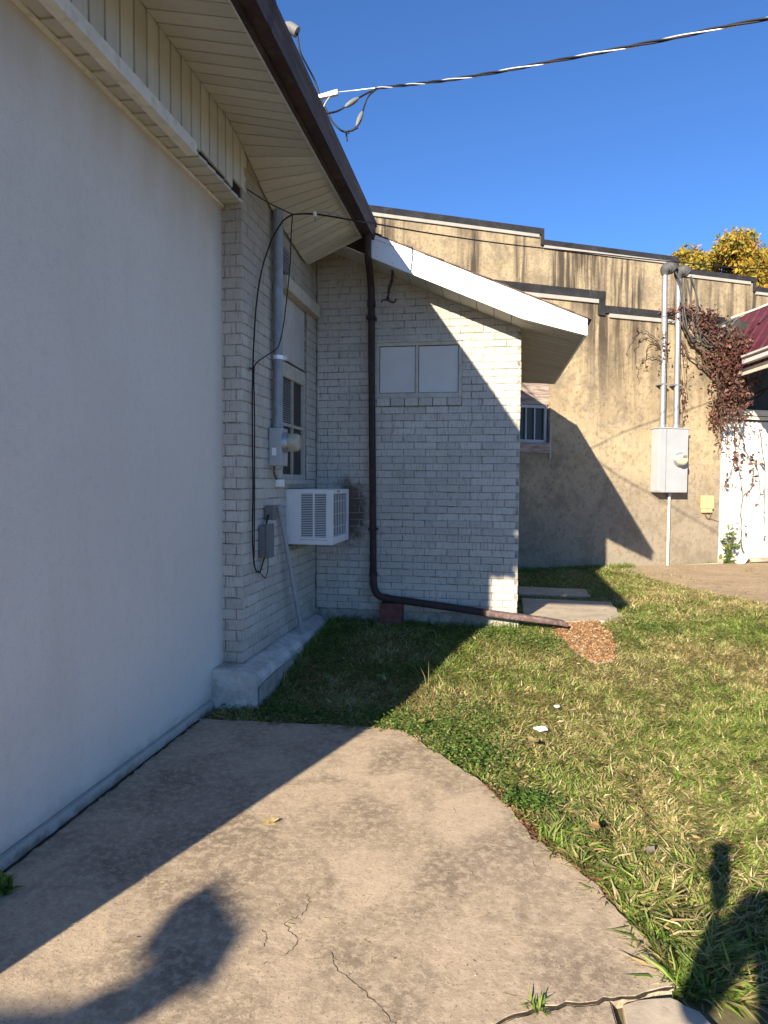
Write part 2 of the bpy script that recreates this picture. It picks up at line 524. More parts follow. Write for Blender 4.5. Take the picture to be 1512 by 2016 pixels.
def brick_field(parent, face, plane, u0, u1, z0, z1, course, length, ztop=None, holes=(), limit=300, rough_order=None, budget=None, quoin_left=False):
    """bricks laid in running bond on the plane y = plane (face 'y', seen from -y) or x = plane (face 'x', seen from +x)."""
    todo = []
    row = 0
    z = z0
    while z < z1 - .02:
        off = (row % 2) * length / 2
        u = u0 - off
        while u < u1 - .02:
            a, b = max(u, u0), min(u + length, u1)
            u += length
            if b - a < .035:
                continue
            segs = [(a, b)]
            for (h0, h1, g0, g1) in holes:
                if z + course * .6 > g0 and z + course * .4 < g1:
                    ns = []
                    for (p, q) in segs:
                        if q <= h0 or p >= h1:
                            ns.append((p, q))
                        else:
                            if h0 - p > .03: ns.append((p, h0))
                            if q - h1 > .03: ns.append((h1, q))
                    segs = ns
            for (p, q) in segs:
                uc = (p + q) / 2
                if ztop and z + course * .5 > ztop(uc):
                    continue
                todo.append((uc, z + course / 2, q - p - .0065))
        z += course
        row += 1
    if rough_order:
        todo.sort(key=rough_order)
    budget = budget if budget is not None else [limit]
    rest = MB()
    for (uc, zc, L) in todo:
        me = random.choice(BRICKS)
        jit = random.uniform(-.0032, .0032)
        sx, sz = L / BW, (course - .0062) / BH
        rot = (0, random.uniform(-.004, .004), 0)
        dz = random.uniform(-.0018, .0018)
        if budget[0] > 0:
            budget[0] -= 1
            o = bpy.data.objects.new('brick', me)
            if face == 'y':
                place(o, (uc, plane + jit, zc + dz), parent)
                o.rotation_euler = rot
            else:
                place(o, (plane + jit, uc, zc + dz), parent)
                o.rotation_euler = (0, rot[1], R(90))
            o.scale = (sx, 1, sz)
        else:
            vs = []
            for v in me.vertices:
                x, y, zz = v.co.x * sx, v.co.y, v.co.z * sz
                vs.append((uc + x, plane + jit + y, zc + zz) if face == 'y' else (plane + jit - y, uc + x, zc + zz))
            rest.add(vs, [tuple(p.vertices) for p in me.polygons])
    if rest.v:
        rest.build('brick_remainder', 'brick_paint', parent, kind='stuff')
    return len(todo)

# ------------------------------------------------------------------ terrain, slab, dirt
def sstep(a, b, x):
    t = np.clip((x - a) / (b - a), 0, 1)
    return t * t * (3 - 2 * t)
def ground_z(x, y):
    x = np.asarray(x, float); y = np.asarray(y, float)
    z = -.035 + .235 * sstep(4.1, 6.35, y) + .02 * sstep(7, 11, y)
    z = z + .012 * np.sin(x * 2.1 + y * 1.3) * np.sin(y * 1.7 - x * .8) * sstep(4.4, 5.5, y)
    z = z + .10 * sstep(.7, 3.0, x) * (1 - sstep(4.1, 6.35, y)) * sstep(2.0, 3.2, y)
    return z
gx = np.concatenate([[-400, -120, -40, -14], np.arange(-6, 9, .25), [12, 20, 45, 130, 400]])
gy = np.concatenate([[-400, -120, -40, -14], np.arange(-4, 14, .25), [17, 24, 50, 130, 400]])
GX, GY = np.meshgrid(gx, gy)
GZ = ground_z(GX, GY)
gv = np.stack([GX, GY, GZ], -1).reshape(-1, 3)
nx, ny = len(gx), len(gy)
gt = []
for jy in range(ny - 1):
    for ix in range(nx - 1):
        a = jy * nx + ix
        gt += [(a, a + 1, a + nx + 1), (a, a + nx + 1, a + nx)]
gnd = np_mesh('ground', gv, gt, 'soil', kind='structure')
gnd.data.polygons.foreach_set('use_smooth', [True] * len(gt))

EDGE = [(-1.96, 4.13), (-1.5, 4.16), (-1.1, 4.19), (-.752, 4.2), (-.568, 4.15), (-.332, 3.85), (-.106, 3.56), (.05, 3.27), (.158, 3.0),
        (.29, 2.84), (.385, 2.68), (.45, 2.53), (.515, 2.37), (.545, 2.26), (.545, 2.165)]
CRACK = [(.545, 2.165), (.44, 2.118), (.358, 2.086), (.25, 2.05), (.13, 2.0), (-.004, 1.92), (-.2, 1.83), (-.6, 1.66), (-1.2, 1.38), (-1.96, 1.05)]
def rough(pts, amp, sub=4, seed=1):
    r = random.Random(seed)
    out = []
    for (a, b) in zip(pts[:-1], pts[1:]):
        for k in range(sub):
            f = k / sub
            out.append((a[0] + (b[0] - a[0]) * f + r.uniform(-amp, amp), a[1] + (b[1] - a[1]) * f + r.uniform(-amp, amp)))
    out.append(pts[-1])
    return out
E1 = rough(EDGE, .012, 4, 3)
C1 = rough(CRACK, .007, 4, 5)
def slab(name, poly, z, h, mat, kind='structure', parent=None, label=None, tilt=(0, 0)):
    cx0 = sum(p[0] for p in poly) / len(poly); cy0 = sum(p[1] for p in poly) / len(poly)
    bm = bmesh.new()
    vs = [bm.verts.new((p[0], p[1], z + tilt[0] * (p[0] - cx0) + tilt[1] * (p[1] - cy0))) for p in poly]
    f = bm.faces.new(vs)
    if f.normal.z < 0: f.normal_flip()
    ex = bmesh.ops.extrude_face_region(bm, geom=[f])
    for g in ex['geom']:
        if isinstance(g, bmesh.types.BMVert): g.co.z -= h
    bm.normal_update()
    top = [e for e in bm.edges if all(abs(v.co.z - (z + tilt[0] * (v.co.x - cx0) + tilt[1] * (v.co.y - cy0))) < 1e-5 for v in e.verts)]
    bmesh.ops.recalc_face_normals(bm, faces=bm.faces[:])
    bmesh.ops.bevel(bm, geom=top, offset=.006, segments=2, affect='EDGES')
    mb = MB()
    bm.verts.index_update()
    mb.add([v.co[:] for v in bm.verts], [[v.index for v in fc.verts] for fc in bm.faces])
    bm.free()
    return mb.build(name, mat, parent, label=label, kind=kind)
slab('concrete_slab', E1 + C1[1:] , 0.0, .12, 'concrete')
def ribbon(name, pts, w, z, mat, seed=0, kind='structure', parent=None):
    r = random.Random(seed)
    V, F = [], []
    P = [Vector((p[0], p[1], 0)) for p in pts]
    for i, p in enumerate(P):
        d = (P[min(i + 1, len(P) - 1)] - P[max(i - 1, 0)]).normalized()
        nn = Vector((-d.y, d.x, 0)) * w * r.uniform(.5, 1.4) * (.25 if i in (0, len(P) - 1) else 1)
        V += [(p.x + nn.x, p.y + nn.y, z), (p.x - nn.x, p.y - nn.y, z)]
    for i in range(len(P) - 1):
        F.append((2 * i, 2 * i + 1, 2 * i + 3, 2 * i + 2))
    mb = MB(); mb.add(V, F)
    return mb.build(name, mat, parent, kind=kind)
simple('crack_dirt', (.05, .04, .028), .98, var=.5, scale=30, dirt=(.07, .08, .03), dirt_amt=.6, bump=.6)
ribbon('foot_grime', rough([(-1.921, 1.9), (-1.921, 2.6), (-1.920, 3.3), (-1.92, 4.1)], .006, 22, 77), .011, .0025, 'crack_dirt', 6)
ribbon('joint_soil', C1, .007, -.003, 'crack_dirt', 2)
for k, pts in enumerate(([(-.70, 2.42), (-.675, 2.36), (-.69, 2.30), (-.73, 2.24), (-.70, 2.20), (-.655, 2.17), (-.66, 2.12), (-.68, 2.08)],
                         [(-.53, 2.13), (-.515, 2.07), (-.45, 2.02), (-.40, 1.98), (-.33, 1.92), (-.28, 1.87), (-.24, 1.80)],
                         [(-.80, 2.20), (-.76, 2.15), (-.765, 2.11)])):
    ribbon('crack', rough(pts, .006, 5, 40 + k), .0010, .0012, 'crack_dirt', k)
# the cracked pieces on the near side of the joint
def shrink(poly, d):
    c = Vector((sum(p[0] for p in poly) / len(poly), sum(p[1] for p in poly) / len(poly)))
    return [tuple(Vector(p) - (Vector(p) - c).normalized() * d) for p in poly]
near = [p for p in C1 if p[0] <= .36]
slab('concrete_slab', shrink(rough([near[0], (.36, 1.95), (.31, 1.6), (.1, 1.0), (.0, -3.0), (-1.96, -3.0), (-1.96, 1.03)], .004, 3, 8)[:-1] + [p for p in near[::-1][1:-1]], .004), -.004, .12, 'concrete')
slab('concrete_slab', shrink(rough([(.375, 2.085), (.52, 2.14), (.60, 2.09), (.70, 1.9), (.62, 1.72), (.36, 1.63)], .006, 3, 9), .007), -.006, .1, 'pale_concrete', tilt=(.03, .02))
slab('concrete_slab', shrink(rough([(.72, 1.95), (1.0, 2.15), (1.5, 2.25), (2.4, 2.2), (2.4, -3), (.02, -3), (.12, 1.0), (.34, 1.58), (.64, 1.68)], .006, 3, 10), .008), -.008, .1, 'pale_concrete')

DIRT = [(1.75, 11.32), (1.95, 10.6), (2.35, 9.5), (2.9, 8.3), (3.6, 7.6), (5.0, 7.2), (9.5, 7.0), (9.5, 14.5), (6.2, 13.6), (3.7, 12.28)]
dv = rough(DIRT, .06, 6, 12)
cxy = np.mean(np.array(dv), 0)
mb = MB()
ring = [(p[0], p[1], float(ground_z(p[0], p[1])) + .012) for p in dv]
inner = [((p[0] + cxy[0]) / 2, (p[1] + cxy[1]) / 2) for p in dv]
inner = [(p[0], p[1], float(ground_z(*p)) + .022) for p in inner]
n = len(ring)
mb.add(ring + inner + [(cxy[0], cxy[1], float(ground_z(*cxy)) + .022)], [(i, (i + 1) % n, n + (i + 1) % n, n + i) for i in range(n)] + [(n + i, n + (i + 1) % n, 2 * n) for i in range(n)])
mb.build('dirt', 'brown_dirt', None, kind='structure')

# ------------------------------------------------------------------ main building (left)
XB, XS = -1.80, -1.95          # brick / header plane, recessed stucco plane
MBD = thing('main_building', (-1.9, 3.0, 0), 'long white building at left with stucco side wall, painted brick end and deep board eave', 'building')
mb = MB()
mb.add([(XS, .5, .06), (XS, 4.56, .06), (XS, 4.56, 3.62), (XS, .5, 3.62)], [(0, 1, 2, 3)])
mb.add([(XS, .5, .06), (XS, .5, 3.9), (-9, .5, 3.9), (-9, .5, .06)], [(0, 1, 2, 3)])
mb.add([(XS, 4.56, .06), (XS, 4.56, 3.62), (XS - .3, 4.56, 3.62), (XS - .3, 4.56, .06)], [(0, 1, 2, 3)])
mb.build('stucco_wall', 'white_stucco', MBD)
MB().box((XS - .1, .5, -.05), (XS + .022, 4.40, .052)).build('wall_base', 'white_stucco', MBD)
# brick end: backing, pillar return and side field
WIN = (5.42, 6.15, 1.57, 3.24)
mb = MB()
fx = XB - .005
def quad_x(mb, x, y0, y1, z0, z1):
    if y1 > y0 and z1 > z0:
        mb.add([(x, y0, z0), (x, y1, z0), (x, y1, z1), (x, y0, z1)], [(0, 1, 2, 3)])
quad_x(mb, fx, 4.557, WIN[0], .2, 3.95)
quad_x(mb, fx, WIN[1], 6.475, .2, 3.95)
quad_x(mb, fx, WIN[0], WIN[1], .2, 1.0)
quad_x(mb, fx, WIN[0], 5.57, 1.0, 1.50)
quad_x(mb, fx, 6.2, WIN[1] + .1, 1.0, 1.50)
quad_x(mb, fx, WIN[0], WIN[1], 1.50, WIN[2])
quad_x(mb, fx, WIN[0], WIN[1], WIN[3], 3.95)
mb.add([(XS - .2, 4.557, .2), (fx, 4.557, .2), (fx, 4.557, 3.9), (XS - .2, 4.557, 3.9)], [(0, 1, 2, 3)])
for y, s in ((WIN[0], 1), (WIN[1], -1)):
    mb.add([(fx, y, WIN[2]), (fx - .16, y, WIN[2]), (fx - .16, y, WIN[3]), (fx, y, WIN[3])], [(0, 1, 2, 3)])
BWALL = mb.build('brick_wall', 'mortar', MBD)
bud = [300]
brick_field(BWALL, 'y', 4.55, XS - .06, XB + .002, .262, 3.47, .0775, .165, budget=bud)
brick_field(BWALL, 'x', XB, 4.552, 6.465, .262, 3.95, .0775, .213,
            holes=(WIN, (5.545, 6.2, 1.0, 1.50)), rough_order=lambda q: q[1] + (0 if q[0] < 5.2 else .35), budget=bud)
mb = MB()
mb.box((-2.6, 6.2, 1.5), (-2.2, 6.3, 1.6))
# plinth: painted top slopes out, bare outer face
mb = MB()
zs = lambda y: -.06 + .2 * float(sstep(4.5, 6.3, y))
sec = []
ys = [4.36, 4.5, 4.7, 5.0, 5.4, 5.8, 6.2, 6.46]
pv, pf = [], []
for i, y in enumerate(ys):
    w = .165 + .008 * math.sin(i * 2.3)
    pv += [(XB - .2, y, .262), (XB + .02, y, .262 - .004 * (i % 2)), (XB + w - .03, y, .222 + .006 * math.sin(i * 1.7)), (XB + w, y, .19), (XB + w + .008, y, -.08)]
for i in range(len(ys) - 1):
    for k in range(4):
        a = i * 5 + k
        pf.append((a, a + 5, a + 6, a + 1))
pf.append((0, 1, 2, 3, 4))
pv.append((XB - .2, 4.36, -.08)); pf[-1] = (0, 1, 2, 3, 4, len(pv) - 1)
mb.add(pv, pf)
mb.build('plinth', 'plinth_paint', MBD)
mb = MB()
mb.add([(XB + .176, 4.40, -.1), (XB + .176, 5.7, -.1), (XB + .178, 5.7, .135), (XB + .179, 5.0, .165), (XB + .181, 4.40, .15)], [(0, 1, 2, 3, 4)])
mb.build('plinth_face', 'plinth_bare', MBD, label='bare unpainted face of the footing')

# header: ledge boards below, upright boards in front, corner trim
y = .3
while y < 4.5:
    y1 = min(y + .123, 4.56)
    MB().hexa([(XS - .04, y + .002, 3.472), (XB, y + .002, 3.472), (XB, y1 - .003, 3.480), (XS - .04, y1 - .003, 3.480),
               (XS - .04, y + .002, 3.490), (XB, y + .002, 3.490), (XB, y1 - .003, 3.498), (XS - .04, y1 - .003, 3.498)]).build('ledge_panel', 'vinyl', MBD)
    y += .123
y = .3
k = 0
while y < 4.6:
    y1 = y + .124
    lo = 3.47 if y1 < 3.84 else random.uniform(3.512, 3.545)
    if y1 > 4.5: lo = 3.58
    t0 = 3.95
    MB().hexa([(XB - .015, y + .003, lo), (XB + .004, y + .003, lo), (XB - .002, y1 - .004, lo), (XB - .015, y1 - .004, lo),
               (XB - .015, y + .003, t0), (XB + .004, y + .003, t0), (XB - .002, y1 - .004, t0), (XB - .015, y1 - .004, t0)]).build('siding_board', 'vinyl', MBD)
    y += .124
MB().box((XB - .018, .27, 3.49), (XB - .03, 4.62, 3.95)).build('header_backing', 'dark_void', MBD)
MB().add([(XB - .05, .26, 3.462), (XB + .012, .26, 3.462), (XB + .012, .26, 3.53), (XB + .006, .26, 3.53),
          (XB - .05, 3.82, 3.462), (XB + .012, 3.82, 3.462), (XB + .012, 3.82, 3.53), (XB + .006, 3.82, 3.53)],
         [(0, 4, 5, 1), (1, 5, 6, 2), (2, 6, 7, 3), (0, 1, 2, 3), (4, 7, 6, 5)]).build('corner_trim', 'vinyl_trim', MBD)
MB().box((XS - .03, .26, 3.455), (XS + .018, 4.55, 3.472)).build('wall_trim', 'vinyl_trim', MBD)

# eave soffit: boards between the wall and the gutter, sagging towards the far end
in_pts = [(-.4, 3.925), (3.2, 3.92), (4.3, 3.915), (4.58, 3.855), (4.93, 3.72), (5.2, 3.635), (5.46, 3.60), (5.93, 3.545), (6.2, 3.535)]
out_pts = [(-.4, 3.83), (3.1, 3.82), (6.2, 3.775)]
zi = lambda y: float(np.interp(y, [p[0] for p in in_pts], [p[1] for p in in_pts]))
zo = lambda y: float(np.interp(y, [p[0] for p in out_pts], [p[1] for p in out_pts]))
xi = lambda y: XB + .006 + .012 * float(sstep(4.6, 5.4, y))
XO = -1.30
y = -.34
while y < 6.05:
    y1 = min(y + .106, 6.08)
    a, b = y + .002, y1 - .0035
    tl = random.uniform(.002, .006)
    p = [(xi(a), a, zi(a)), (XO, a, zo(a)), (XO, b, zo(b) + tl), (xi(b), b, zi(b) + tl)]
    MB().hexa(p + [(q[0], q[1], q[2] + .010) for q in p]).build('soffit_board', 'vinyl', MBD)
    y += .106
mb = MB()
for (a, b) in ((-.34, 3.1), (3.1, 6.08)):
    mb.hexa([(XO, a, zo(a) - .012), (XO + .055, a, zo(a) - .014), (XO + .055, b, zo(b) - .014), (XO, b, zo(b) - .012),
             (XO, a, zo(a) + .02), (XO + .055, a, zo(a) + .02), (XO + .055, b, zo(b) + .02), (XO, b, zo(b) + .02)])
mb.build('soffit_trim', 'vinyl_trim', MBD)
# end cap of the eave
a = 6.083
MB().hexa([(xi(a), a, zi(a) - .004), (XO + .05, a, zo(a) - .012), (XO + .05, a + .012, zo(a) - .012), (xi(a), a + .012, zi(a) - .004),
           (xi(a), a, 4.02), (XO + .05, a, 3.93), (XO + .05, a + .012, 3.93), (xi(a), a + .012, 4.02)]).build('eave_end', 'vinyl', MBD)
# gutter
def gz(y): return float(np.interp(y, [-.35, 3.3, 6.15], [.0, 0.0, -.055]))
prof = [(-1.245, 3.80), (-1.163, 3.80), (-1.158, 3.835), (-1.150, 3.852), (-1.150, 3.888), (-1.140, 3.90), (-1.140, 3.935), (-1.152, 3.937), (-1.152, 3.915), (-1.165, 3.86), (-1.17, 3.812), (-1.245, 3.812)]
ysg = [-.35, 3.0, 3.003, 6.10]
mb = MB()
mb2 = MB()
for (a, b, o) in ((-.35, 3.0, 0.0), (3.0, 6.10, .0)):
    A = [(x, a, z + gz(a)) for x, z in prof]; B = [(x, b, z + gz(b)) for x, z in prof]
    n = len(prof)
    for k in range(n):
        q = [A[k], A[(k + 1) % n], B[(k + 1) % n], B[k]]
        (mb2 if 1 <= k <= 6 else mb).add(q, [(0, 1, 2, 3)])
    mb.add(A, [tuple(range(n))]); mb.add(B, [tuple(range(n))[::-1]])
GUT = mb.build('gutter', 'brown_gutter', MBD)
mb2.build('gutter_face', 'brown_gutter_face', GUT)
mb = MB()
mb.add([(x - .002 + (0.004 if k in (1, 2, 3, 4, 5, 6) else 0), 3.28, z - .003) for k, (x, z) in enumerate(prof[:7])] + [(x - .002 + (0.004 if k in (1, 2, 3, 4, 5, 6) else 0), 3.335, z - .003) for k, (x, z) in enumerate(prof[:7])],
       [(k, k + 1, k + 8, k + 7) for k in range(6)])
mb.build('gutter_joint', 'brown_gutter', GUT)
mb = MB()
a = 6.102
mb.cyl((-1.185, a, 3.775), (-1.150, a + .07, 3.745), .032, 14)
mb.build('gutter_outlet', 'brown_gutter', GUT)
MB().add([(-1.248, -.35, 3.79), (-1.262, -.35, 3.79), (-1.262, -.35, 3.96), (-1.248, -.35, 3.96), (-1.248, 6.08, 3.735), (-1.262, 6.08, 3.735), (-1.262, 6.08, 3.90), (-1.248, 6.08, 3.90)],
         [(0, 4, 5, 1), (0, 3, 7, 4), (1, 5, 6, 2), (2, 6, 7, 3), (0, 1, 2, 3), (4, 7, 6, 5)]).build('fascia', 'brown_gutter', MBD)
# roof (low slope, above the eave) and the closed front gable
mb = MB()
mb.hexa([(-1.20, -.37, 3.945), (-1.20, 6.09, 3.90), (-6.0, 6.09, 5.35), (-6.0, -.37, 5.4), (-1.20, -.37, 3.965), (-1.20, 6.09, 3.92), (-6.0, 6.09, 5.39), (-6.0, -.37, 5.44)])
mb.hexa([(-6.0, -.37, 5.4), (-6.0, 10.3, 5.35), (-10.8, 10.3, 3.9), (-10.8, -.37, 3.94), (-6.0, -.37, 5.44), (-6.0, 10.3, 5.39), (-10.8, 10.3, 3.94), (-10.8, -.37, 3.98)])
mb.hexa([(-1.82, 6.093, 4.09), (-1.82, 10.3, 4.05), (-6.0, 10.3, 5.35), (-6.0, 6.093, 5.35), (-1.82, 6.093, 4.11), (-1.82, 10.3, 4.07), (-6.0, 10.3, 5.39), (-6.0, 6.093, 5.39)])
mb.build('roof', 'shingle', MBD)
MB().add([(-1.27, -.34, 3.84), (-1.27, -.34, 3.93), (-6, -.34, 5.38), (-10.5, -.34, 3.95), (-10.5, -.34, 3.84)], [(0, 1, 2, 3, 4)]).build('front_gable', 'vinyl', MBD)
MB().box((-9, -.33, 3.90), (XB - .02, .5, 3.915)).build('front_soffit', 'vinyl', MBD)
MB().box((-9, .27, 3.47), (XB - .03, .5, 3.9)).build('front_header', 'vinyl', MBD)

# side window in the brick end
WN = MB()
y0, y1 = 5.44, 6.135
for (a, b) in (((XB - .06, y0, 1.575), (XB - .012, y0 + .045, 2.56)), ((XB - .06, y1 - .05, 1.575), (XB - .012, y1, 2.56)),
               ((XB - .06, y0, 1.575), (XB - .010, y1, 1.62)), ((XB - .06, y0, 2.44), (XB - .010, y1, 2.56)),
               ((XB - .055, 5.775, 1.6), (XB - .020, 5.80, 2.45)), ((XB - .055, y0, 2.03), (XB - .018, y1, 2.055))):
    WN.box(a, b)
wf = WN.build('window', 'old_paint', MBD)
for (a, b) in ((y0 + .045, 5.775), (5.80, y1 - .05)):
    for (c, d) in ((1.62, 2.03), (2.055, 2.44)):
        MB().box((XB - .046, a, c), (XB - .040, b, d)).build('pane', 'glass_dark', wf)
for k in range(20):
    z = 2.06 + k * .019
    MB().hexa([(XB - .038, y0 + .05, z), (XB - .030, y0 + .05, z - .007), (XB - .030, 5.77, z - .007), (XB - .038, 5.77, z),
               (XB - .038, y0 + .05, z + .003), (XB - .030, y0 + .05, z - .004), (XB - .030, 5.77, z - .004), (XB - .038, 5.77, z + .003)]).build('blind_slat', 'blind_slat', wf)
MB().box((XB - .20, 5.40, 1.54), (XB - .19, 6.17, 3.26)).build('dark_interior', 'dark_void', MBD)
for (a, b) in ((y0, 5.80), (5.805, y1)):
    MB().bbox((XB - .05, a, 2.585), (XB - .014 - (.006 if a > 5.7 else 0), b, 3.12), .003).build('infill_board', 'board_grey', MBD)
MB().bbox((XB - .06, 5.38, 3.125), (XB + .06, 6.40, 3.235), .006).build('lintel', 'lintel_paint', MBD)
MB().bbox((XB - .06, y0 - .02, 1.535), (XB + .035, y1 + .02, 1.573), .005).build('window_sill', 'old_paint', MBD)
MB().box((XB - .002, 5.36, 3.28), (XB + .012, 5.58, 3.48)).build('vent_plate', 'grey_plastic', MBD)
mb = MB()
for k in range(5):
    mb.box((XB + .012, 5.38, 3.30 + k * .034), (XB + .018, 5.56, 3.315 + k * .034))
mb.build('vent_louver', 'grey_plastic', MBD, kind='stuff')

# ------------------------------------------------------------------ brick lean-to facing us
XR, YF = .158, 6.47
ANX = thing('brick_annex', (-.8, 6.6, .2), 'white painted brick lean-to facing us with boarded window and sloping white rake board', 'annex')
BWN = (-1.20, -.388, 2.365, 2.895)      # boarded window opening
SIL = (-1.20, -.388, 2.285, 2.365)
roofz = lambda x: 2.985 + .43 * (XR - x)  # underside of the rake soffit at the wall
mb = MB()
fy = YF + .005
def quad_y(mb, y, x0, x1, z0, z1a, z1b=None):
    mb.add([(x0, y, z0), (x1, y, z0), (x1, y, z1a if z1b is None else z1b), (x0, y, z1a)], [(0, 1, 2, 3)])
quad_y(mb, fy, XB, BWN[0], .1, roofz(XB) + .1, roofz(BWN[0]) + .1)
quad_y(mb, fy, BWN[0], BWN[1], .1, SIL[2])
quad_y(mb, fy, BWN[0], BWN[1], BWN[3], roofz(BWN[0]) + .1, roofz(BWN[1]) + .1)
quad_y(mb, fy, BWN[1], XR - .007, .1, roofz(BWN[1]) + .1, roofz(XR) + .1)
mb.add([(XR - .007, fy, .1), (XR - .007, 9.64, .1), (XR - .007, 9.64, 3.1), (XR - .007, fy, 3.1)], [(0, 1, 2, 3)])
AW = mb.build('front_wall', 'mortar', ANX)
brick_field(AW, 'y', YF, XB + .008, XR, .318, 4.0, .0677, .2135, ztop=lambda u: roofz(u) + .05,
            holes=((BWN[0], BWN[1], SIL[2], BWN[3]),), rough_order=lambda q: (q[1] > 3.0) * 2 + (q[0] < -1.6) * .5 - q[0] * .05)
bud2 = [0]
SW = MB().add([(XR - .006, 6.6, .1), (XR - .006, 9.64, .1), (XR - .006, 9.64, .2), (XR - .006, 6.6, .2)], [(0, 1, 2, 3)]).build('side_wall', 'mortar', ANX)
brick_field(SW, 'x', XR, 6.475, 9.64, .318, 2.95, .0677, .2135, budget=bud2)
mb = MB()
x = XB + .19
r = random.Random(4)
MB().bbox((XB + .05, YF - .012, .05), (XR + .012, YF + .06, .312), .008).build('foundation', 'plinth_bare', ANX)
# boarded window
bw = MB()
x0, x1, z0, z1 = BWN
for (a, b) in (((x0, YF + .004, z0), (x0 + .022, YF + .05, z1)), ((x1 - .03, YF + .004, z0), (x1, YF + .05, z1)), ((x0, YF + .002, z1 - .035), (x1, YF + .05, z1)), ((x0, YF + .002, z0), (x1, YF + .05, z0 + .045))):
    bw.box(a, b)
bwf = bw.build('boarded_window', 'old_paint', ANX)
MB().bbox((x0 - .02, YF - .012, z1 - .004), (x1 + .004, YF + .02, z1 + .016), .003).build('drip_cap', 'lintel_paint', bwf)
mid = -.815
MB().bbox((mid - .012, YF + .004, z0 + .045), (mid + .014, YF + .03, z1 - .035), .003).build('mullion', 'old_paint', bwf)
MB().box((x0 + .01, YF + .040, z0 + .02), (x1 - .01, YF + .046, z1 - .01)).build('backing', 'dark_void', bwf)
MB().bbox((x0 + .028, YF + .020, z0 + .052), (mid - .017, YF + .034, z1 - .041), .002).build('board', 'panel_white', bwf)
MB().bbox((mid + .019, YF + .022, z0 + .051), (x1 - .036, YF + .036, z1 - .042), .002).build('board', 'panel_white', bwf)
n = 6
for k in range(n):
    a = SIL[0] + (SIL[1] - SIL[0]) * k / n; b = SIL[0] + (SIL[1] - SIL[0]) * (k + 1) / n
    MB().bbox((a + .003, YF - .014 + random.uniform(-.002, .002), SIL[2] + .004), (b - .003, YF + .06, SIL[3] - .003), .005).build('sill_brick', 'brick_paint', bwf)
# rake
YR = 6.11
bl = lambda x: 2.993 - (.438 if x < .146 else .295) * (x - .146)       # lower edge of the board
tl_ = lambda x: 2.965 - .437 * (x - .70)
xa, xb_ = -1.22, .68
xs_ = [xa, -.6, -.02, .0, .4, xb_]
mb = MB()
for q0, q1 in ((xa, .146), (.149, xb_)):
    mb.hexa([(q0, YR, bl(q0)), (q1, YR, bl(q1)), (q1, YR + .02, bl(q1)), (q0, YR + .02, bl(q0)),
             (q0, YR, tl_(q0) - .03), (q1, YR, tl_(q1) - .03), (q1, YR + .02, tl_(q1) - .03), (q0, YR + .02, tl_(q0) - .03)])
    mb.box((q0, YR, bl(q0)), (q0 + .0001, YR + .001, bl(q0) + .001)) if False else None
mb.build('rake_board', 'white_metal', ANX)
mb = MB()
q0, q1 = xa, .70
mb.hexa([(q0, YR - .012, tl_(q0) - .034), (q1, YR - .012, tl_(q1) - .034), (q1, YR + .03, tl_(q1) - .034), (q0, YR + .03, tl_(q0) - .034),
         (q0, YR - .016, tl_(q0)), (q1, YR - .016, tl_(q1)), (q1, YR + .03, tl_(q1)), (q0, YR + .03, tl_(q0))])
mb.build('drip_edge', 'white_metal', ANX)
nl = MB()
for k in range(13):
    x = xa + .08 + k * .145
    for dz in (.03, .11):
        nl.cyl((x, YR + .004, bl(x) + dz), (x, YR - .0025, bl(x) + dz), .004, 6)
nl.build('nail_heads', 'dull_galvanised', ANX, kind='stuff')
# rake soffit: panels between the board and the wall
x = XB
while x < .1:
    x2 = min(x + .155, XR)
    za, zb = bl(x) + .004, bl(x2) + .004
    wa, wb = roofz(x), roofz(x2)
    MB().hexa([(x + .002, YR + .021, za), (x2 - .003, YR + .021, zb + .004), (x2 - .003, YF + .03, wb + .004), (x + .002, YF + .03, wa),
               (x + .002, YR + .021, za + .012), (x2 - .003, YR + .021, zb + .016), (x2 - .003, YF + .03, wb + .016), (x + .002, YF + .03, wa + .012)]).build('rake_panel', 'vinyl', ANX)
    x = x2
# eave soffit boards, each running from the wall out to the low edge
ez = lambda x, y: np.interp(x, [XR, .68], [bl(XR) + .004 + .0 * (y - 6.1) / 4.1, bl(.68) + .004 + .10 * (y - 6.1) / 4.1])
yb = 9.7
y = YR + .021
while y < yb - .02:
    y2 = min(y + .1, yb)
    tl2 = random.uniform(.001, .004)
    c = [(XR - .01, y + .002), (.68, y + .002), (.68, y2 - .003), (XR - .01, y2 - .003)]
    lo = [(p, q, float(ez(p, q)) + (tl2 if k > 1 else 0)) for k, (p, q) in enumerate(c)]
    MB().hexa(lo + [(p, q, z + .01) for p, q, z in lo]).build('eave_board', 'vinyl', ANX)
    y = y2
lo = [(.68, YR - .004, 2.832), (.70, YR - .004, 2.832), (.70, yb, 2.932), (.68, yb, 2.932)]
MB().hexa(lo + [(p, q, z + .13) for p, q, z in lo]).build('eave_fascia', 'white_metal', ANX)
MB().hexa([(XR - .02, yb, 2.97), (.70, yb, 2.932), (.70, yb + .02, 2.932), (XR - .02, yb + .02, 2.97), (XR - .02, yb, 3.25), (.70, yb, 3.05), (.70, yb + .02, 3.05), (XR - .02, yb + .02, 3.25)]).build('eave_end', 'vinyl', ANX)
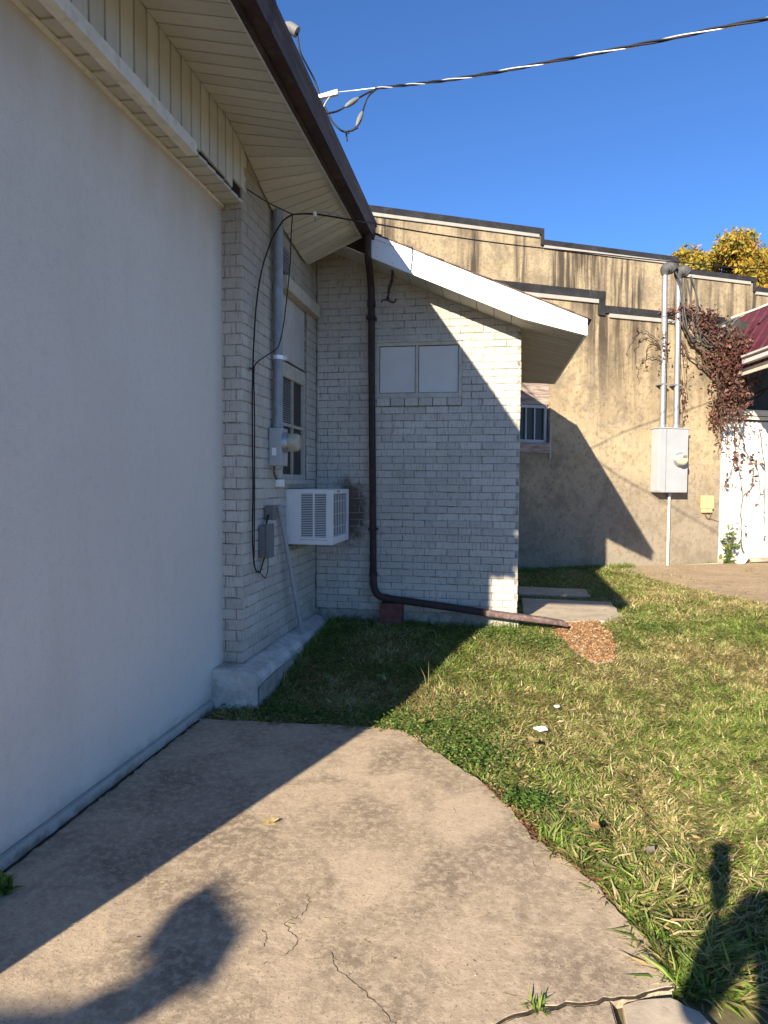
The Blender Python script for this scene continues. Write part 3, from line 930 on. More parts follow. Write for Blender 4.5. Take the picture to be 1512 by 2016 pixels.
# shingle roof: courses with a slightly ragged rake edge
cn = 18
L0, L1 = .735, XB
for k in range(cn):
    a = L0 + (L1 - L0) * k / cn; b = L0 + (L1 - L0) * (k + 1.25) / cn
    b = max(b, L1)
    za, zb = tl_(a) + .013, tl_(b) + .003
    yo = YR - .022 + random.uniform(-.012, .008)
    if b < -1.16 and False: continue
    MB().hexa([(a, yo, za - .004), (a, yb + .03, za - .004 + .09), (b, yb + .03, zb - .004 + .09), (b, yo + .004, zb - .004),
               (a, yo, za + .006), (a, yb + .03, za + .006 + .09), (b, yb + .03, zb + .006 + .09), (b, yo + .004, zb + .006)]).build('shingle_course', 'shingle', ANX)

# ------------------------------------------------------------------ tan stucco building behind
SDv, SNv = Vector((math.cos(R(27.3)), math.sin(R(27.3)), 0)), Vector((-math.sin(R(27.3)), math.cos(R(27.3)), 0))
SPv = Vector((1.236, 11.07, 0))
def sp(s, z, off=0.0):     # along the wall, height, distance in front of it (towards us)
    p = SPv + SDv * s - SNv * off
    return Vector((p.x, p.y, z))
def sbox(mb, s0, s1, z0, z1, o0, o1):
    return mb.hexa([sp(s0, z0, o1), sp(s1, z0, o1), sp(s1, z0, o0), sp(s0, z0, o0), sp(s0, z1, o1), sp(s1, z1, o1), sp(s1, z1, o0), sp(s0, z1, o0)])
def sbbox(s0, s1, z0, z1, o0, o1, c=.006):
    b = MB().bbox((s0, -o1, z0), (s1, -o0, z1), c)
    b.v = [tuple(sp(v[0], v[2], -v[1])) for v in b.v]
    return b
STB = thing('stucco_building', (1.3, 11.2, .1), 'tan weathered stucco building behind with black capped stepped parapets', 'building')
W0 = (-1.073, -.596, 2.04, 3.2)     # window opening
mb = MB()
def squad(mb, s0, s1, z0, z1, off=0.0):
    mb.add([sp(s0, z0, off), sp(s1, z0, off), sp(s1, z1, off), sp(s0, z1, off)], [(0, 1, 2, 3)])
squad(mb, -6, -1.6, -.2, 4.45)
squad(mb, -1.6, W0[1], -.2, W0[2])
squad(mb, -1.6, W0[1], W0[3], 4.45)
squad(mb, -1.6, -1.5, W0[2], W0[3])
squad(mb, W0[1], .34, -.2, 4.45)
squad(mb, .34, 2.685, -.2, 4.245)
mb.add([sp(2.685, -.2), sp(2.685, -.2, -2.5), sp(2.685, 4.245, -2.5), sp(2.685, 4.245)], [(0, 1, 2, 3)])
mb.add([sp(.34, 4.2), sp(.34, 4.2, -2.5), sp(.34, 4.45, -2.5), sp(.34, 4.45)], [(0, 1, 2, 3)])
for s in (W0[1], -1.5):
    mb.add([sp(s, W0[2], 0), sp(s, W0[2], -.14), sp(s, W0[3], -.14), sp(s, W0[3], 0)], [(0, 1, 2, 3)])
mb.add([sp(-1.5, W0[2], 0), sp(-1.5, W0[2], -.14), sp(W0[1], W0[2], -.14), sp(W0[1], W0[2], 0)], [(0, 1, 2, 3)])
mb.build('lower_wall', 'tan_stucco', STB)
mb = MB()
UP = [(-9, .68, 6.33), (.68, 3.83, 6.14), (3.83, 5.84, 5.91), (5.84, 11.0, 5.70)]
for s0, s1, z in UP:
    squad(mb, s0, s1, 3.9, z, -2.5)
    mb.add([sp(s1, z - .3, -2.5), sp(s1, z - .3, -7), sp(s1, z, -7), sp(s1, z, -2.5)], [(0, 1, 2, 3)])
mb.build('upper_wall', 'tan_stucco', STB)
mb = MB(); sbox(mb, -6, 2.68, 3.95, 4.0, -2.49, -.02); mb.build('lower_roof', 'coping_black', STB)
def coping(s0, s1, zt, h, off, fl0, fl1):
    mb = MB(); sbox(mb, s0, s1, zt - h, zt, off - .25, off + .035); mb.build('coping', 'coping_black', STB)
    mb = MB(); sbox(mb, fl0, fl1, zt - h - .062, zt - h - .002, off + .002, off + .03); mb.build('flashing', 'flashing', STB)
coping(-9, .70, 6.45, .115, -2.5, -9, .60)
coping(.702, 3.85, 6.245, .10, -2.5, .705, 3.70)
coping(3.852, 5.86, 6.03, .105, -2.5, 3.86, 5.72)
coping(5.862, 11, 5.83, .10, -2.5, 5.87, 11)
for s, z0, z1 in ((.64, 6.13, 6.333), (3.79, 5.92, 6.143), (5.80, 5.72, 5.923)):
    mb = MB(); sbox(mb, s, s + .06, z0, z1, -2.75, -2.463); mb.build('coping', 'coping_black', STB)
coping(-6, .34, 4.567, .125, 0, -6, .245)
coping(.345, 2.70, 4.355, .115, 0, .42, 2.68)
mb = MB(); sbox(mb, .22, .338, 4.20, 4.44, -.25, .033); mb.build('coping', 'coping_black', STB)
# window with timber infill
mb = MB()
for k, (z0, z1) in enumerate(((2.77, 2.93), (2.933, 3.2))):
    q = MB(); sbox(q, -1.5, W0[1] - .004, z0, z1, -.09, -.03 - .006 * k); q.build('infill_plank', 'weathered_wood', STB)
fr = MB()
for (a, b, c, d) in ((-1.5, W0[1] - .03, 2.72, 2.765), (-1.5, W0[1] - .03, 2.19, 2.235), (-.665, -.625, 2.19, 2.765), (-.985, -.965, 2.2, 2.73), (-.835, -.815, 2.2, 2.73), (-1.5, -1.45, 2.19, 2.73)):
    sbox(fr, a, b, c, d, -.09, -.04 if b - a > .3 or b > -.7 else -.05)
fr = fr.build('window', 'grey_enamel', STB)
q = MB(); sbox(q, -1.46, -.66, 2.23, 2.73, -.085, -.08); q.build('pane', 'glass_dark', fr)
sbbox(-1.5, W0[1] + .02, 2.03, 2.19, -.12, .02, .004).build('sill_board', 'weathered_wood', STB)
q = MB(); sbox(q, -1.6, -.5, 1.9, 3.3, -.4, -.35); q.build('dark_interior', 'dark_void', STB)
q = MB(); sbox(q, -.60, -.575, 1.95, 2.5, .002, .022); q.build('edge_strip', 'flashing', STB)

# ------------------------------------------------------------------ shed with maroon roof at right
SHD = thing('metal_shed', (4.6, 12.6, .3), 'white metal sided shed with steep maroon metal roof at right', 'shed')
D = Vector((-.138, .99, 0)); PD = Vector((.99, .138, 0))
P0 = Vector((3.75, 12.37, 3.44))
a60 = R(60)
upv = PD * math.cos(a60) + Vector((0, 0, math.sin(a60)))
def rp(t, h): return P0 - D * t + upv * h
nrm = D.cross(upv).normalized()
HL = 1.355
mb = MB()
def slabq(mb, a, b, c, d, n):
    mb.hexa([a, b, c, d, a + n, b + n, c + n, d + n])
w = .36
t = -2.2
while t < 4.2:
    q = MB()
    slabq(q, rp(t, 0), rp(t + w - .004, 0), rp(t + w - .004, HL), rp(t, HL), nrm * .012)
    slabq(q, rp(t + w - .035, .0), rp(t + w - .005, .0), rp(t + w - .005, HL), rp(t + w - .035, HL), -nrm * .022)
    q.build('roof_panel', 'maroon_metal', SHD)
    t += w
q = MB()
slabq(q, rp(-2.2, HL) + Vector((0, 0, .0)), rp(4.2, HL), rp(4.2, HL) + PD * 3.2, rp(-2.2, HL) + PD * 3.2, Vector((0, 0, .03)))
q.build('roof_top', 'maroon_metal', SHD)
q = MB()
slabq(q, rp(-2.2, 0) + Vector((0, 0, -.10)), rp(4.2, 0) + Vector((0, 0, -.10)), rp(4.2, 0), rp(-2.2, 0), PD * .03)
q.build('eave_beam', 'cream_paint', SHD)
q = MB()
for dz, hh, o in ((.05, .06, -.10), (.15, .028, -.12)):
    a, b = rp(.62, 0) + Vector((0, 0, dz)), rp(4.2, 0) + Vector((0, 0, dz))
    slabq(q, a, b, b + Vector((0, 0, hh)), a + Vector((0, 0, hh)), PD * o)
q.build('gutter', 'shed_white', SHD)
# front wall: corrugated white sheets
s = 2.69
cw = .095
while s < 6.4:
    q = MB()
    n = 4
    pv = []
    sheet = .76
    m_ = int(sheet / cw)
    prof2 = []
    for k in range(m_):
        b = s + k * cw
        prof2 += [(b, 0), (b + cw * .55, 0), (b + cw * .68, .02), (b + cw * .87, .02)]
    prof2.append((s + m_ * cw, 0))
    for (ss, oo) in prof2:
        pv += [sp(ss, .30, -.10 + oo), sp(ss, 2.66, -.10 + oo)]
    q.add(pv, [(2 * k, 2 * k + 2, 2 * k + 3, 2 * k + 1) for k in range(len(prof2) - 1)])
    q.build('wall_sheet', 'shed_white', SHD)
    s += m_ * cw
q = MB(); sbox(q, 2.69, 2.75, .3, 2.66, -.1, -.055); q.build('corner_post', 'shed_white', SHD)
q = MB(); sbox(q, 2.69, 6.6, .24, .30, -.16, .03); q.build('sill_beam', 'pale_concrete', SHD)
q = MB(); sbox(q, 2.69, 6.6, 2.755, 2.85, -.2, .0); sbox(q, 2.69, 6.6, 2.69, 2.74, -.2, -.02); q.build('head_beam', 'cream_paint', SHD)
q = MB(); sbox(q, 2.69, 6.6, 2.66, 2.69, -.25, -.09); sbox(q, 2.69, 6.6, 2.85, 4.4, -.3, -.25); q.build('porch_shade_panel', 'porch_shade', SHD)  # dark panel stands in for the shaded porch interior under the roof
q = MB()
q.tube(smooth_path([sp(2.78, 2.93, .12), sp(2.95, 2.95, .12), sp(3.2, 3.12, .3), sp(3.6, 3.33, .6), sp(4.6, 3.75, .9)]), .017, 7)
q.tube(smooth_path([sp(2.85, 2.92, .11), sp(3.1, 2.96, .2), sp(3.3, 3.17, .35)]), .013, 7)
o = q.build('power_cable', 'black_rubber', None)
tag(o, 'thick black cable sagging under the maroon roof', 'cable')

# ------------------------------------------------------------------ downspout, block, hook
DSP = thing('downspout', (-1.2, 6.39, .3), 'dark brown downspout running down the brick wall and out along the lawn', 'downspout')
pts = [(-1.205, 6.03, 3.765), (-1.215, 6.07, 3.60), (-1.225, 6.18, 3.53), (-1.243, 6.35, 3.44), (-1.243, 6.395, 3.28), (-1.235, 6.395, 2.6), (-1.223, 6.395, 1.798), (-1.206, 6.395, .66)]
sq = [(math.copysign(abs(math.cos(a)) ** .45, math.cos(a)), math.copysign(abs(math.sin(a)) ** .45, math.sin(a)) * .8) for a in [2 * math.pi * (k + .5) / 16 for k in range(16)]]
MB().tube(smooth_path(pts, 5), .036, prof=sq).build('pipe', 'brown_gutter', DSP)
pts = [(-1.206, 6.395, .66), (-1.203, 6.395, .585), (-1.185, 6.39, .515), (-1.14, 6.385, .468), (-1.08, 6.38, .452)]
MB().tube(smooth_path(pts, 5), .039, prof=sq).build('elbow', 'brown_gutter', DSP)
MB().tube([(-1.09, 6.38, .453), (-.5, 6.375, .392), (-.11, 6.37, .350)], .040, prof=sq).build('pipe', 'brown_gutter', DSP)
sq2 = [(a, b * .9) for a, b in sq]
MB().tube([(-.13, 6.37, .352), (.18, 6.37, .322), (.40, 6.37, .302), (.56, 6.37, .285), (.61, 6.37, .262)], [.042, .042, .04, .034, .022], prof=sq2).build('outlet', 'worn_spout', DSP, label='faded flattened outlet end')
MB().tube([(-1.206, 6.395, .69), (-1.206, 6.395, .655)], .047, prof=sq).build('collar', 'brown_gutter', DSP)
MB().tube([(-1.10, 6.381, .455), (-1.06, 6.379, .449)], .046, prof=sq).build('collar', 'brown_gutter', DSP)
MB().tube([(-1.2425, 6.395, 3.27), (-1.242, 6.395, 3.22)], .045, prof=sq).build('collar', 'brown_gutter', DSP)
MB().box((-1.285, 6.352, 3.1), (-1.20, 6.462, 3.125)).build('strap', 'brown_gutter', DSP)
MB().box((-1.255, 6.352, 1.1), (-1.17, 6.462, 1.12)).build('strap', 'brown_gutter', DSP)
MB().bbox((-1.125, 6.29, .20), (-.915, 6.44, .412), .008).build('support_block', 'red_block')
tag(bpy.data.objects['support_block'], 'reddish brown block propping up the downspout elbow', 'block')

HK = MB()
HK.tube(smooth_path([(-1.020, 6.25, 3.53), (-1.027, 6.25, 3.43), (-1.052, 6.25, 3.353), (-1.059, 6.25, 3.284), (-1.064, 6.25, 3.247), (-1.035, 6.25, 3.218), (-1.002, 6.25, 3.212), (-.983, 6.25, 3.24)]), .008, 6)
HK.tube(smooth_path([(-1.014, 6.26, 3.51), (-1.022, 6.26, 3.40), (-1.042, 6.25, 3.338), (-1.056, 6.25, 3.274), (-1.078, 6.25, 3.238), (-1.111, 6.25, 3.235), (-1.12, 6.25, 3.212)]), .007, 6)
HK.lathe((-1.062, 6.25, 3.225), (0, 0, 1), [(0, .008), (.01, .017), (.03, .017), (.045, .008)], 10)
tag(HK.build('wire_hook', 'rusty_iron'), 'rusty double wire hook hanging under the white rake board', 'hook')

# ------------------------------------------------------------------ window air conditioner
AC = thing('air_conditioner', (-1.6, 5.85, 1.02), 'white window air conditioner with louvred side sticking out of the brick wall', 'air conditioner')
AX0, AX1, AY0, AY1, AZ0, AZ1 = -1.86, -1.40, 5.55, 6.17, 1.025, 1.495
lx0, lx1, lz0, lz1 = -1.675, -1.455, 1.09, 1.455
cb = MB()
cb.bbox((AX0, AY0, lz1), (AX1, AY1, AZ1), .008)                  # top
cb.bbox((AX0, AY0, AZ0), (AX1, AY1, lz0), .008)                  # bottom tray
cb.box((AX0, AY0 + .001, lz0 - .004), (lx0, AY0 + .02, lz1 + .004))
cb.box((lx1, AY0 + .001, lz0 - .004), (AX1 - .001, AY0 + .02, lz1 + .004))
cb.box((-1.571, AY0 + .001, lz0 - .004), (-1.556, AY0 + .02, lz1 + .004))
cb.box((AX1 - .02, AY0 + .02, lz0 - .004), (AX1 - .001, AY0 + .05, lz1 + .004))
cb.box((AX1 - .02, AY1 - .04, lz0 - .004), (AX1 - .001, AY1 - .001, lz1 + .004))
cb.box((AX0, AY1 - .02, lz0 - .004), (AX1 - .02, AY1 - .001, lz1 + .004))
cb.build('housing', 'ac_white', AC)
MB().box((AX0, AY0 + .05, lz0 - .01), (AX1 - .035, AY1 - .03, lz1 + .01)).build('coil', 'ac_fins', AC)
for (a, b) in ((lx0, -1.571), (-1.556, lx1)):
    nl = 25
    for k in range(nl):
        z = lz0 + (lz1 - lz0) * (k + .5) / nl
        MB().hexa([(a, AY0 + .002, z - .0035), (b, AY0 + .002, z - .0035), (b, AY0 + .012, z - .001), (a, AY0 + .012, z - .001),
                   (a, AY0 + .002, z + .0015), (b, AY0 + .002, z + .0015), (b, AY0 + .012, z + .004), (a, AY0 + .012, z + .004)]).build('louver', 'ac_white', AC)
for k in range(9):
    y = AY0 + .07 + (AY1 - AY0 - .13) * k / 8
    MB().box((AX1 - .012, y - .0022, lz0), (AX1 - .006, y + .0022, lz1)).build('grille_bar', 'ac_white', AC)
for z in (1.17, 1.28, 1.39):
    MB().box((AX1 - .016, AY0 + .05, z), (AX1 - .010, AY1 - .04, z + .004)).build('grille_rail', 'ac_white', AC)
MB().box((AX1 - .0012, AY0 + .16, 1.472), (AX1 + .001, AY0 + .26, 1.484)).build('name_plate', 'grey_plastic', AC)
MB().box((-1.69, AY0 - .001, 1.066), (-1.44, AY0 + .0006, 1.069)).build('seam', 'grey_plastic', AC)

# ------------------------------------------------------------------ electric meter with riser on the brick wall
EM = thing('electric_meter', (-1.74, 5.17, 1.68), 'grey electric meter box on the brick pillar under a tall conduit', 'meter')
MB().bbox((-1.795, 5.088, 1.68), (-1.695, 5.255, 1.975), .006).build('meter_box', 'grey_enamel', EM)
MB().lathe((-1.697, 5.172, 1.865), (1, 0, 0), [(0, .082), (.02, .082), (.022, .074), (.05, .074)], 28).build('meter_ring', 'galvanised', EM)
MB().lathe((-1.65, 5.172, 1.865), (1, 0, 0), [(0, .071), (.055, .070), (.075, .062), (.083, .045)], 28).build('meter_glass', 'meter_glass', EM)
MB().box((-1.77, 5.0855, 1.76), (-1.735, 5.0885, 1.82)).build('sticker', 'paper', EM)
MB().cyl((-1.75, 5.17, 1.97), (-1.75, 5.17, 3.66), .038, 20).build('conduit', 'dull_galvanised', EM)
MB().cyl((-1.75, 5.17, 3.60), (-1.75, 5.17, 3.665), .042, 20).build('coupling', 'dull_galvanised', EM)
MB().cyl((-1.75, 5.17, 1.975), (-1.75, 5.17, 2.01), .046, 20).build('hub', 'dull_galvanised', EM)
q = MB(); q.cyl((-1.75, 5.17, 2.515), (-1.75, 5.17, 2.545), .0415, 20); q.box((-1.72, 5.19, 2.512), (-1.685, 5.205, 2.548)); q.build('clamp', 'bare_aluminium', EM)
q = MB(); q.tube(smooth_path([(-1.765, 5.13, 1.68), (-1.775, 5.16, 1.62), (-1.77, 5.20, 1.575)]), .008, 6); q.build('ground_wire', 'vine_stem', EM)
MB().bbox((-1.795, 5.24, 1.515), (-1.755, 5.36, 1.575), .004).build('outlet_cover', 'paper')
tag(bpy.data.objects['outlet_cover'], 'small white cover box just above the air conditioner', 'box')

JB = thing('junction_box', (-1.78, 5.02, 1.25), 'small square grey box, upper of the two on the brick pillar', 'box')
MB().bbox((-1.797, 4.99, 1.262), (-1.735, 5.07, 1.372), .005).build('body', 'grey_plastic', JB)
MB().bbox((-1.736, 4.985, 1.258), (-1.728, 5.075, 1.376), .003).build('cover', 'grey_plastic', JB)
TB = thing('telephone_box', (-1.77, 4.95, .97), 'tall grey telephone box, lower of the two on the brick pillar', 'box')
MB().bbox((-1.797, 4.86, .985), (-1.748, 5.03, 1.225), .008).build('body', 'grey_plastic', TB)
MB().bbox((-1.750, 4.868, .975), (-1.725, 5.022, 1.235), .012).build('cover', 'grey_plastic', TB)
MB().cyl((-1.765, 4.945, 1.235), (-1.765, 4.99, 1.30), .007, 8).build('cable_entry', 'black_rubber', TB)

cab = thing('phone_cable', (-1.775, 4.8, .9), 'thin black cable looping down the brick pillar to the telephone box', 'cable')
ca = [(-1.578, 5.0, 3.56), (-1.66, 5.03, 3.53), (-1.755, 5.09, 3.45), (-1.775, 5.038, 3.347), (-1.775, 4.892, 3.149), (-1.775, 4.786, 2.915), (-1.775, 4.723, 2.645), (-1.775, 4.682, 2.24), (-1.778, 4.691, 1.841), (-1.775, 4.691, 1.511),
      (-1.775, 4.68, 1.181), (-1.775, 4.69, 1.051), (-1.775, 4.731, .923), (-1.775, 4.826, .878), (-1.775, 4.892, .935), (-1.765, 4.92, 1.0)]
MB().tube(smooth_path(ca, 5), .0058, 6).build('main_run', 'black_rubber', cab)
cb2 = [(-1.77, 4.70, 1.0), (-1.768, 4.703, 1.5), (-1.766, 4.70, 2.0), (-1.765, 4.686, 2.329), (-1.765, 4.737, 2.412), (-1.765, 4.953, 2.506), (-1.70, 5.02, 2.58), (-1.66, 5.02, 2.72), (-1.635, 5.02, 2.9), (-1.60, 5.01, 3.2), (-1.59, 5.0, 3.4), (-1.578, 5.0, 3.56)]
MB().tube(smooth_path(cb2, 5), .0048, 6).build('side_run', 'black_rubber', cab)
MB().tube(smooth_path([(-1.79, 4.62, 3.60), (-1.70, 4.80, 3.575), (-1.578, 5.0, 3.56)], 5), .0045, 6).build('tie_wire', 'black_rubber', cab)
MB().tube(smooth_path([(-1.775, 4.80, .89), (-1.775, 4.881, .851), (-1.775, 4.948, .823), (-1.77, 4.994, .876), (-1.765, 4.982, .985)], 5), .004, 6).build('loop', 'black_rubber', cab)
q = MB()
q.box((-1.79, 4.655, 2.36), (-1.768, 4.71, 2.367)); q.box((-1.79, 4.655, 2.90), (-1.768, 4.83, 2.907)) if False else None
q.build('clip', 'black_rubber', cab)
PL = MB().tube([(-1.775, 5.27, 1.365), (-1.685, 5.70, .13)], .0185, 12)
tag(PL.build('leaning_pipe', 'pvc_grey'), 'grey plastic pipe leaning against the brick wall below the air conditioner', 'pipe')

# thin wire away to the right, over the back building
WIRE = [(-1.578, 5.0, 3.56), (-1.448, 5.15, 3.612), (-1.179, 5.2, 3.572), (-1.05, 5.45, 3.63), (-.667, 6.3, 3.832), (.022, 7.0, 3.939), (.845, 7.8, 4.083), (2.02, 8.8, 4.24), (3.47, 10.0, 4.47), (5.03, 11.0, 4.88), (12.0, 15.0, 6.6)]
wr = thing('overhead_wire', (-1.27, 5.6, 3.7), 'thin black overhead wire stretching from under the gutter to the right', 'wire')
MB().tube(smooth_path(WIRE, 6), .0065, 6).build('strand', 'black_rubber', wr)
q = MB(); q.lathe((-1.448, 5.15, 3.595), (0, 0, 1), [(0, .012), (.02, .018), (.035, .008)], 10); q.build('insulator', 'paper', wr)
q = MB(); q.tube(smooth_path([(-1.44, 5.15, 3.618), (-1.38, 5.16, 3.628), (-1.30, 5.17, 3.612), (-1.23, 5.19, 3.598)], 4), .006, 6); q.tube([(-1.448, 5.15, 3.60), (-1.444, 5.152, 3.555)], .005, 6); q.build('grip', 'galvanised', wr)

# twisted service drop at the top
K_ = 1.345
def bk(p): return Vector((p[0] * K_, p[1] * K_, 1.55 + (p[2] - 1.55) * K_))
def bks(ps): return [bk(p) for p in ps]
SDP = thing('service_cable', (-1.1, 4.5, 4.1), 'twisted black and silver overhead service cable crossing the sky', 'cable')
axis_pts = smooth_path(bks([(-.88, 4.635, 4.216), (-.283, 3.941, 3.828), (.252, 3.643, 3.700), (.694, 3.42, 3.614), (1.092, 3.234, 3.55), (1.90, 2.90, 3.42), (4.5, 1.9, 3.35), (12.0, -1.0, 4.2)]), 60)
dist = 0
tw = []
for i, p in enumerate(axis_pts):
    if i: dist += (p - axis_pts[i - 1]).length
    d = (axis_pts[min(i + 1, len(axis_pts) - 1)] - axis_pts[max(i - 1, 0)]).normalized()
    u = d.cross(Vector((0, 0, 1))).normalized(); w_ = d.cross(u)
    tw.append((p, u, w_, dist))
for k, (mt, nm, rr_) in enumerate((('black_rubber', 'insulated_strand', .0095), ('black_rubber', 'insulated_strand', .0095), ('bare_aluminium', 'bare_strand', .0068))):
    pts = [p + (u * math.cos(dd * 11 + k * 2.1) + w_ * math.sin(dd * 11 + k * 2.1)) * .0062 for p, u, w_, dd in tw]
    if k == 2: pts = [bk((-1.13, 4.487, 4.128))] + pts
    MB().tube(pts, rr_ * .62, 6).build(nm, mt, SDP)
q = MB(); q.hexa(bks([(-1.245, 4.46, 4.088), (-1.235, 4.49, 4.088), (-1.105, 4.50, 4.112), (-1.11, 4.475, 4.112), (-1.245, 4.46, 4.106), (-1.235, 4.49, 4.106), (-1.105, 4.50, 4.142), (-1.11, 4.475, 4.142)]))
q.build('wedge_clamp', 'bare_aluminium', SDP)
MB().tube(smooth_path(bks([(-1.16, 4.48, 4.10), (-1.19, 4.47, 4.05), (-1.215, 4.46, 3.98), (-1.24, 4.45, 3.93)])), .008, 6).build('bail', 'galvanised', SDP)
l1 = [(-.88, 4.635, 4.21), (-.949, 4.6, 4.163), (-1.036, 4.551, 4.087), (-1.109, 4.537, 4.039), (-1.149, 4.477, 3.995), (-1.22, 4.46, 3.985)]
MB().tube(smooth_path(bks(l1)), .0085, 6).build('tail', 'black_rubber', SDP)
l2 = [(-.88, 4.634, 4.208), (-.926, 4.604, 4.149), (-.952, 4.596, 4.081), (-.971, 4.558, 3.969), (-1.0, 4.55, 3.924), (-1.05, 4.541, 3.897), (-1.082, 4.483, 3.878), (-1.139, 4.476, 3.934), (-1.179, 4.472, 4.008), (-1.217, 4.469, 4.085), (-1.258, 4.467, 4.202), (-1.295, 4.413, 4.271), (-1.33, 4.37, 4.34), (-1.35, 4.365, 4.455)]
MB().tube(smooth_path(bks(l2)), .0082, 6).build('tail', 'black_rubber', SDP)
def splice(a, b):
    a, b = bk(a), bk(b)
    MB().tube([a, a.lerp(b, .2), a.lerp(b, .5), a.lerp(b, .8), b], [.008, .02, .024, .019, .008], 10).build('splice', 'grey_plastic', SDP)
splice((-.985, 4.575, 4.13), (-1.075, 4.545, 4.06)); splice((-.96, 4.58, 4.04), (-.995, 4.553, 3.93))
q = MB(); q.tube(bks([(-1.06, 4.53, 3.892), (-1.053, 4.53, 3.83)]), .008, 6); q.tube(bks([(-1.03, 4.545, 3.90), (-.985, 4.553, 3.925)]), .009, 6); q.tube(bks([(-1.075, 4.49, 3.88), (-1.03, 4.5, 3.862)]), .006, 6); q.build('cut_end', 'black_rubber', SDP, kind='stuff')
MST = thing('service_mast', (-1.93, 5.85, 4.1), 'grey pipe mast with hooded cap peeking over the gutter', 'mast')
MB().cyl((-1.93, 5.85, 4.05), (-1.93, 5.85, 5.42), .034, 14).build('pipe', 'dull_galvanised', MST)
MB().tube(smooth_path([(-1.93, 5.85, 5.40), (-1.925, 5.85, 5.48), (-1.88, 5.86, 5.505), (-1.815, 5.87, 5.465)], 4), .047, 12).build('hood', 'grey_plastic', MST)
MB().cyl((-1.93, 5.85, 4.93), (-1.93, 5.85, 4.97), .042, 14).build('band', 'galvanised', MST)
MB().tube([(-1.93, 5.85, 4.95), (-1.75, 5.95, 4.96), (-1.66, 5.99, 4.975)], .009, 6).build('eye_hook', 'galvanised', MST)

# ------------------------------------------------------------------ service equipment on the stucco building
ES = thing('meter_cabinet', tuple(sp(1.55, 1.4, .15)), 'tall light grey meter cabinet with two silver conduits on the tan wall', 'meter')
bx = sbbox(1.275, 1.84, 1.435, 2.47, .004, .2, .01)
bx.build('cabinet', 'light_grey_enamel', ES)
q = MB(); sbox(q, 1.405, 1.413, 1.44, 2.465, .2, .204); q.build('door_seam', 'dull_galvanised', ES)
q = MB(); sbox(q, 1.26, 1.85, 2.462, 2.478, .0, .212); q.build('rain_lip', 'light_grey_enamel', ES)
c = sp(1.665, 1.965, .2)
MB().lathe(tuple(c), tuple(-SNv), [(0, .115), (.025, .115), (.03, .10), (.05, .10)], 26).build('meter_ring', 'galvanised', ES)
MB().lathe(tuple(c - SNv * .045), tuple(-SNv), [(0, .096), (.05, .094), (.07, .08), (.078, .06)], 26).build('meter_glass', 'meter_glass', ES)
q = MB(); sbox(q, 1.635, 1.705, 1.99, 2.03, .3215, .326); q.build('dial_plate', 'grey_plastic', ES)
for s, zt in ((1.395, 4.93), (1.66, 4.90)):
    ds = .02
    off = .09
    q = MB(); q.tube([sp(s + ds * 0 + .02, 2.465, off), sp(s, zt, off)], .045, 16); q.build('conduit', 'galvanised', ES)
    q = MB(); q.cyl(sp(s + .02, 2.478, off), sp(s + .02, 2.53, off), .058, 16); q.build('hub', 'galvanised', ES)
    q = MB(); q.tube(smooth_path([sp(s, zt - .03, off), sp(s, zt + .03, off), sp(s + .025, zt + .075, off + .01), sp(s + .085, zt + .085, off + .04), sp(s + .13, zt + .04, off + .07)], 3), [.05, .055, .065, .075, .085, .092, .098, .10, .10, .098, .092, .085, .07], 14); q.build('weatherhead', 'hood_grey', ES)
    q = MB(); sbox(q, s - .07, s + .075, 3.16, 3.19, .0, off + .04); q.build('strap', 'galvanised', ES)
q = MB(); q.tube([sp(1.61, 1.43, .06), sp(1.615, .20, .05)], .022, 10); q.build('lower_conduit', 'cream_paint', ES)
q = MB(); q.cyl(sp(1.61, 1.36, .06), sp(1.61, 1.43, .06), .028, 10); q.build('fitting', 'galvanised', ES)
vlead = [
    [(1.55, 4.93), (1.66, 4.5), (1.72, 4.2), (1.9, 3.9), (2.3, 4.1), (2.75, 4.30)],
    [(1.50, 4.94), (1.62, 4.7), (1.72, 4.15), (2.0, 3.95), (2.5, 4.2), (2.78, 4.32)],
    [(1.80, 4.9), (1.95, 4.6), (2.02, 4.2), (2.2, 3.9), (2.6, 4.15), (2.78, 4.33)],
    [(1.82, 4.88), (2.02, 4.55), (2.08, 4.1), (2.35, 3.85), (2.65, 4.2), (2.8, 4.33)],
    [(1.80, 4.86), (1.90, 4.5), (1.98, 4.0), (2.25, 3.8), (2.55, 4.1), (2.8, 4.32)]]
for kk, pp in enumerate(vlead):
    q = MB(); q.tube(smooth_path([sp(s, z, .16 + .05 * math.sin(kk + i)) for i, (s, z) in enumerate(pp)], 6), .012, 6); q.build('lead_wire', 'hood_grey', ES)
o = MB().tube(smooth_path([sp(2.72, 4.33, .1), sp(3.0, 4.45, .4), sp(3.5, 4.72, 1.0), sp(4.6, 5.3, 2.2), sp(9.0, 7.6, 7)], 8), .017, 7).build('drop_cable', 'cream_paint')
tag(o, 'pale overhead cable rising to the right above the maroon roof', 'cable')

BB = thing('utility_box', tuple(sp(2.4, 1.1, .08)), 'small yellowish beige utility box near the right corner of the tan wall', 'box')
sbbox(2.29, 2.505, 1.165, 1.385, .002, .075, .008).build('cover', 'beige_plastic', BB)
sbbox(2.305, 2.39, 1.10, 1.16, .002, .06, .006).build('cable_port', 'beige_plastic', BB)
sbbox(2.40, 2.49, 1.10, 1.16, .002, .06, .006).build('cable_port', 'beige_plastic', BB)
q = MB(); q.tube(smooth_path([sp(2.35, 1.10, .04), sp(2.38, 1.03, .05), sp(2.46, 1.0, .03), sp(2.49, 1.10, .03)]), .006, 6); q.tube(smooth_path([sp(2.45, 1.01, .03), sp(2.58, .97, .02), sp(2.69, .94, .02)]), .004, 6); q.build('loose_wire', 'vine_stem', BB, kind='stuff')

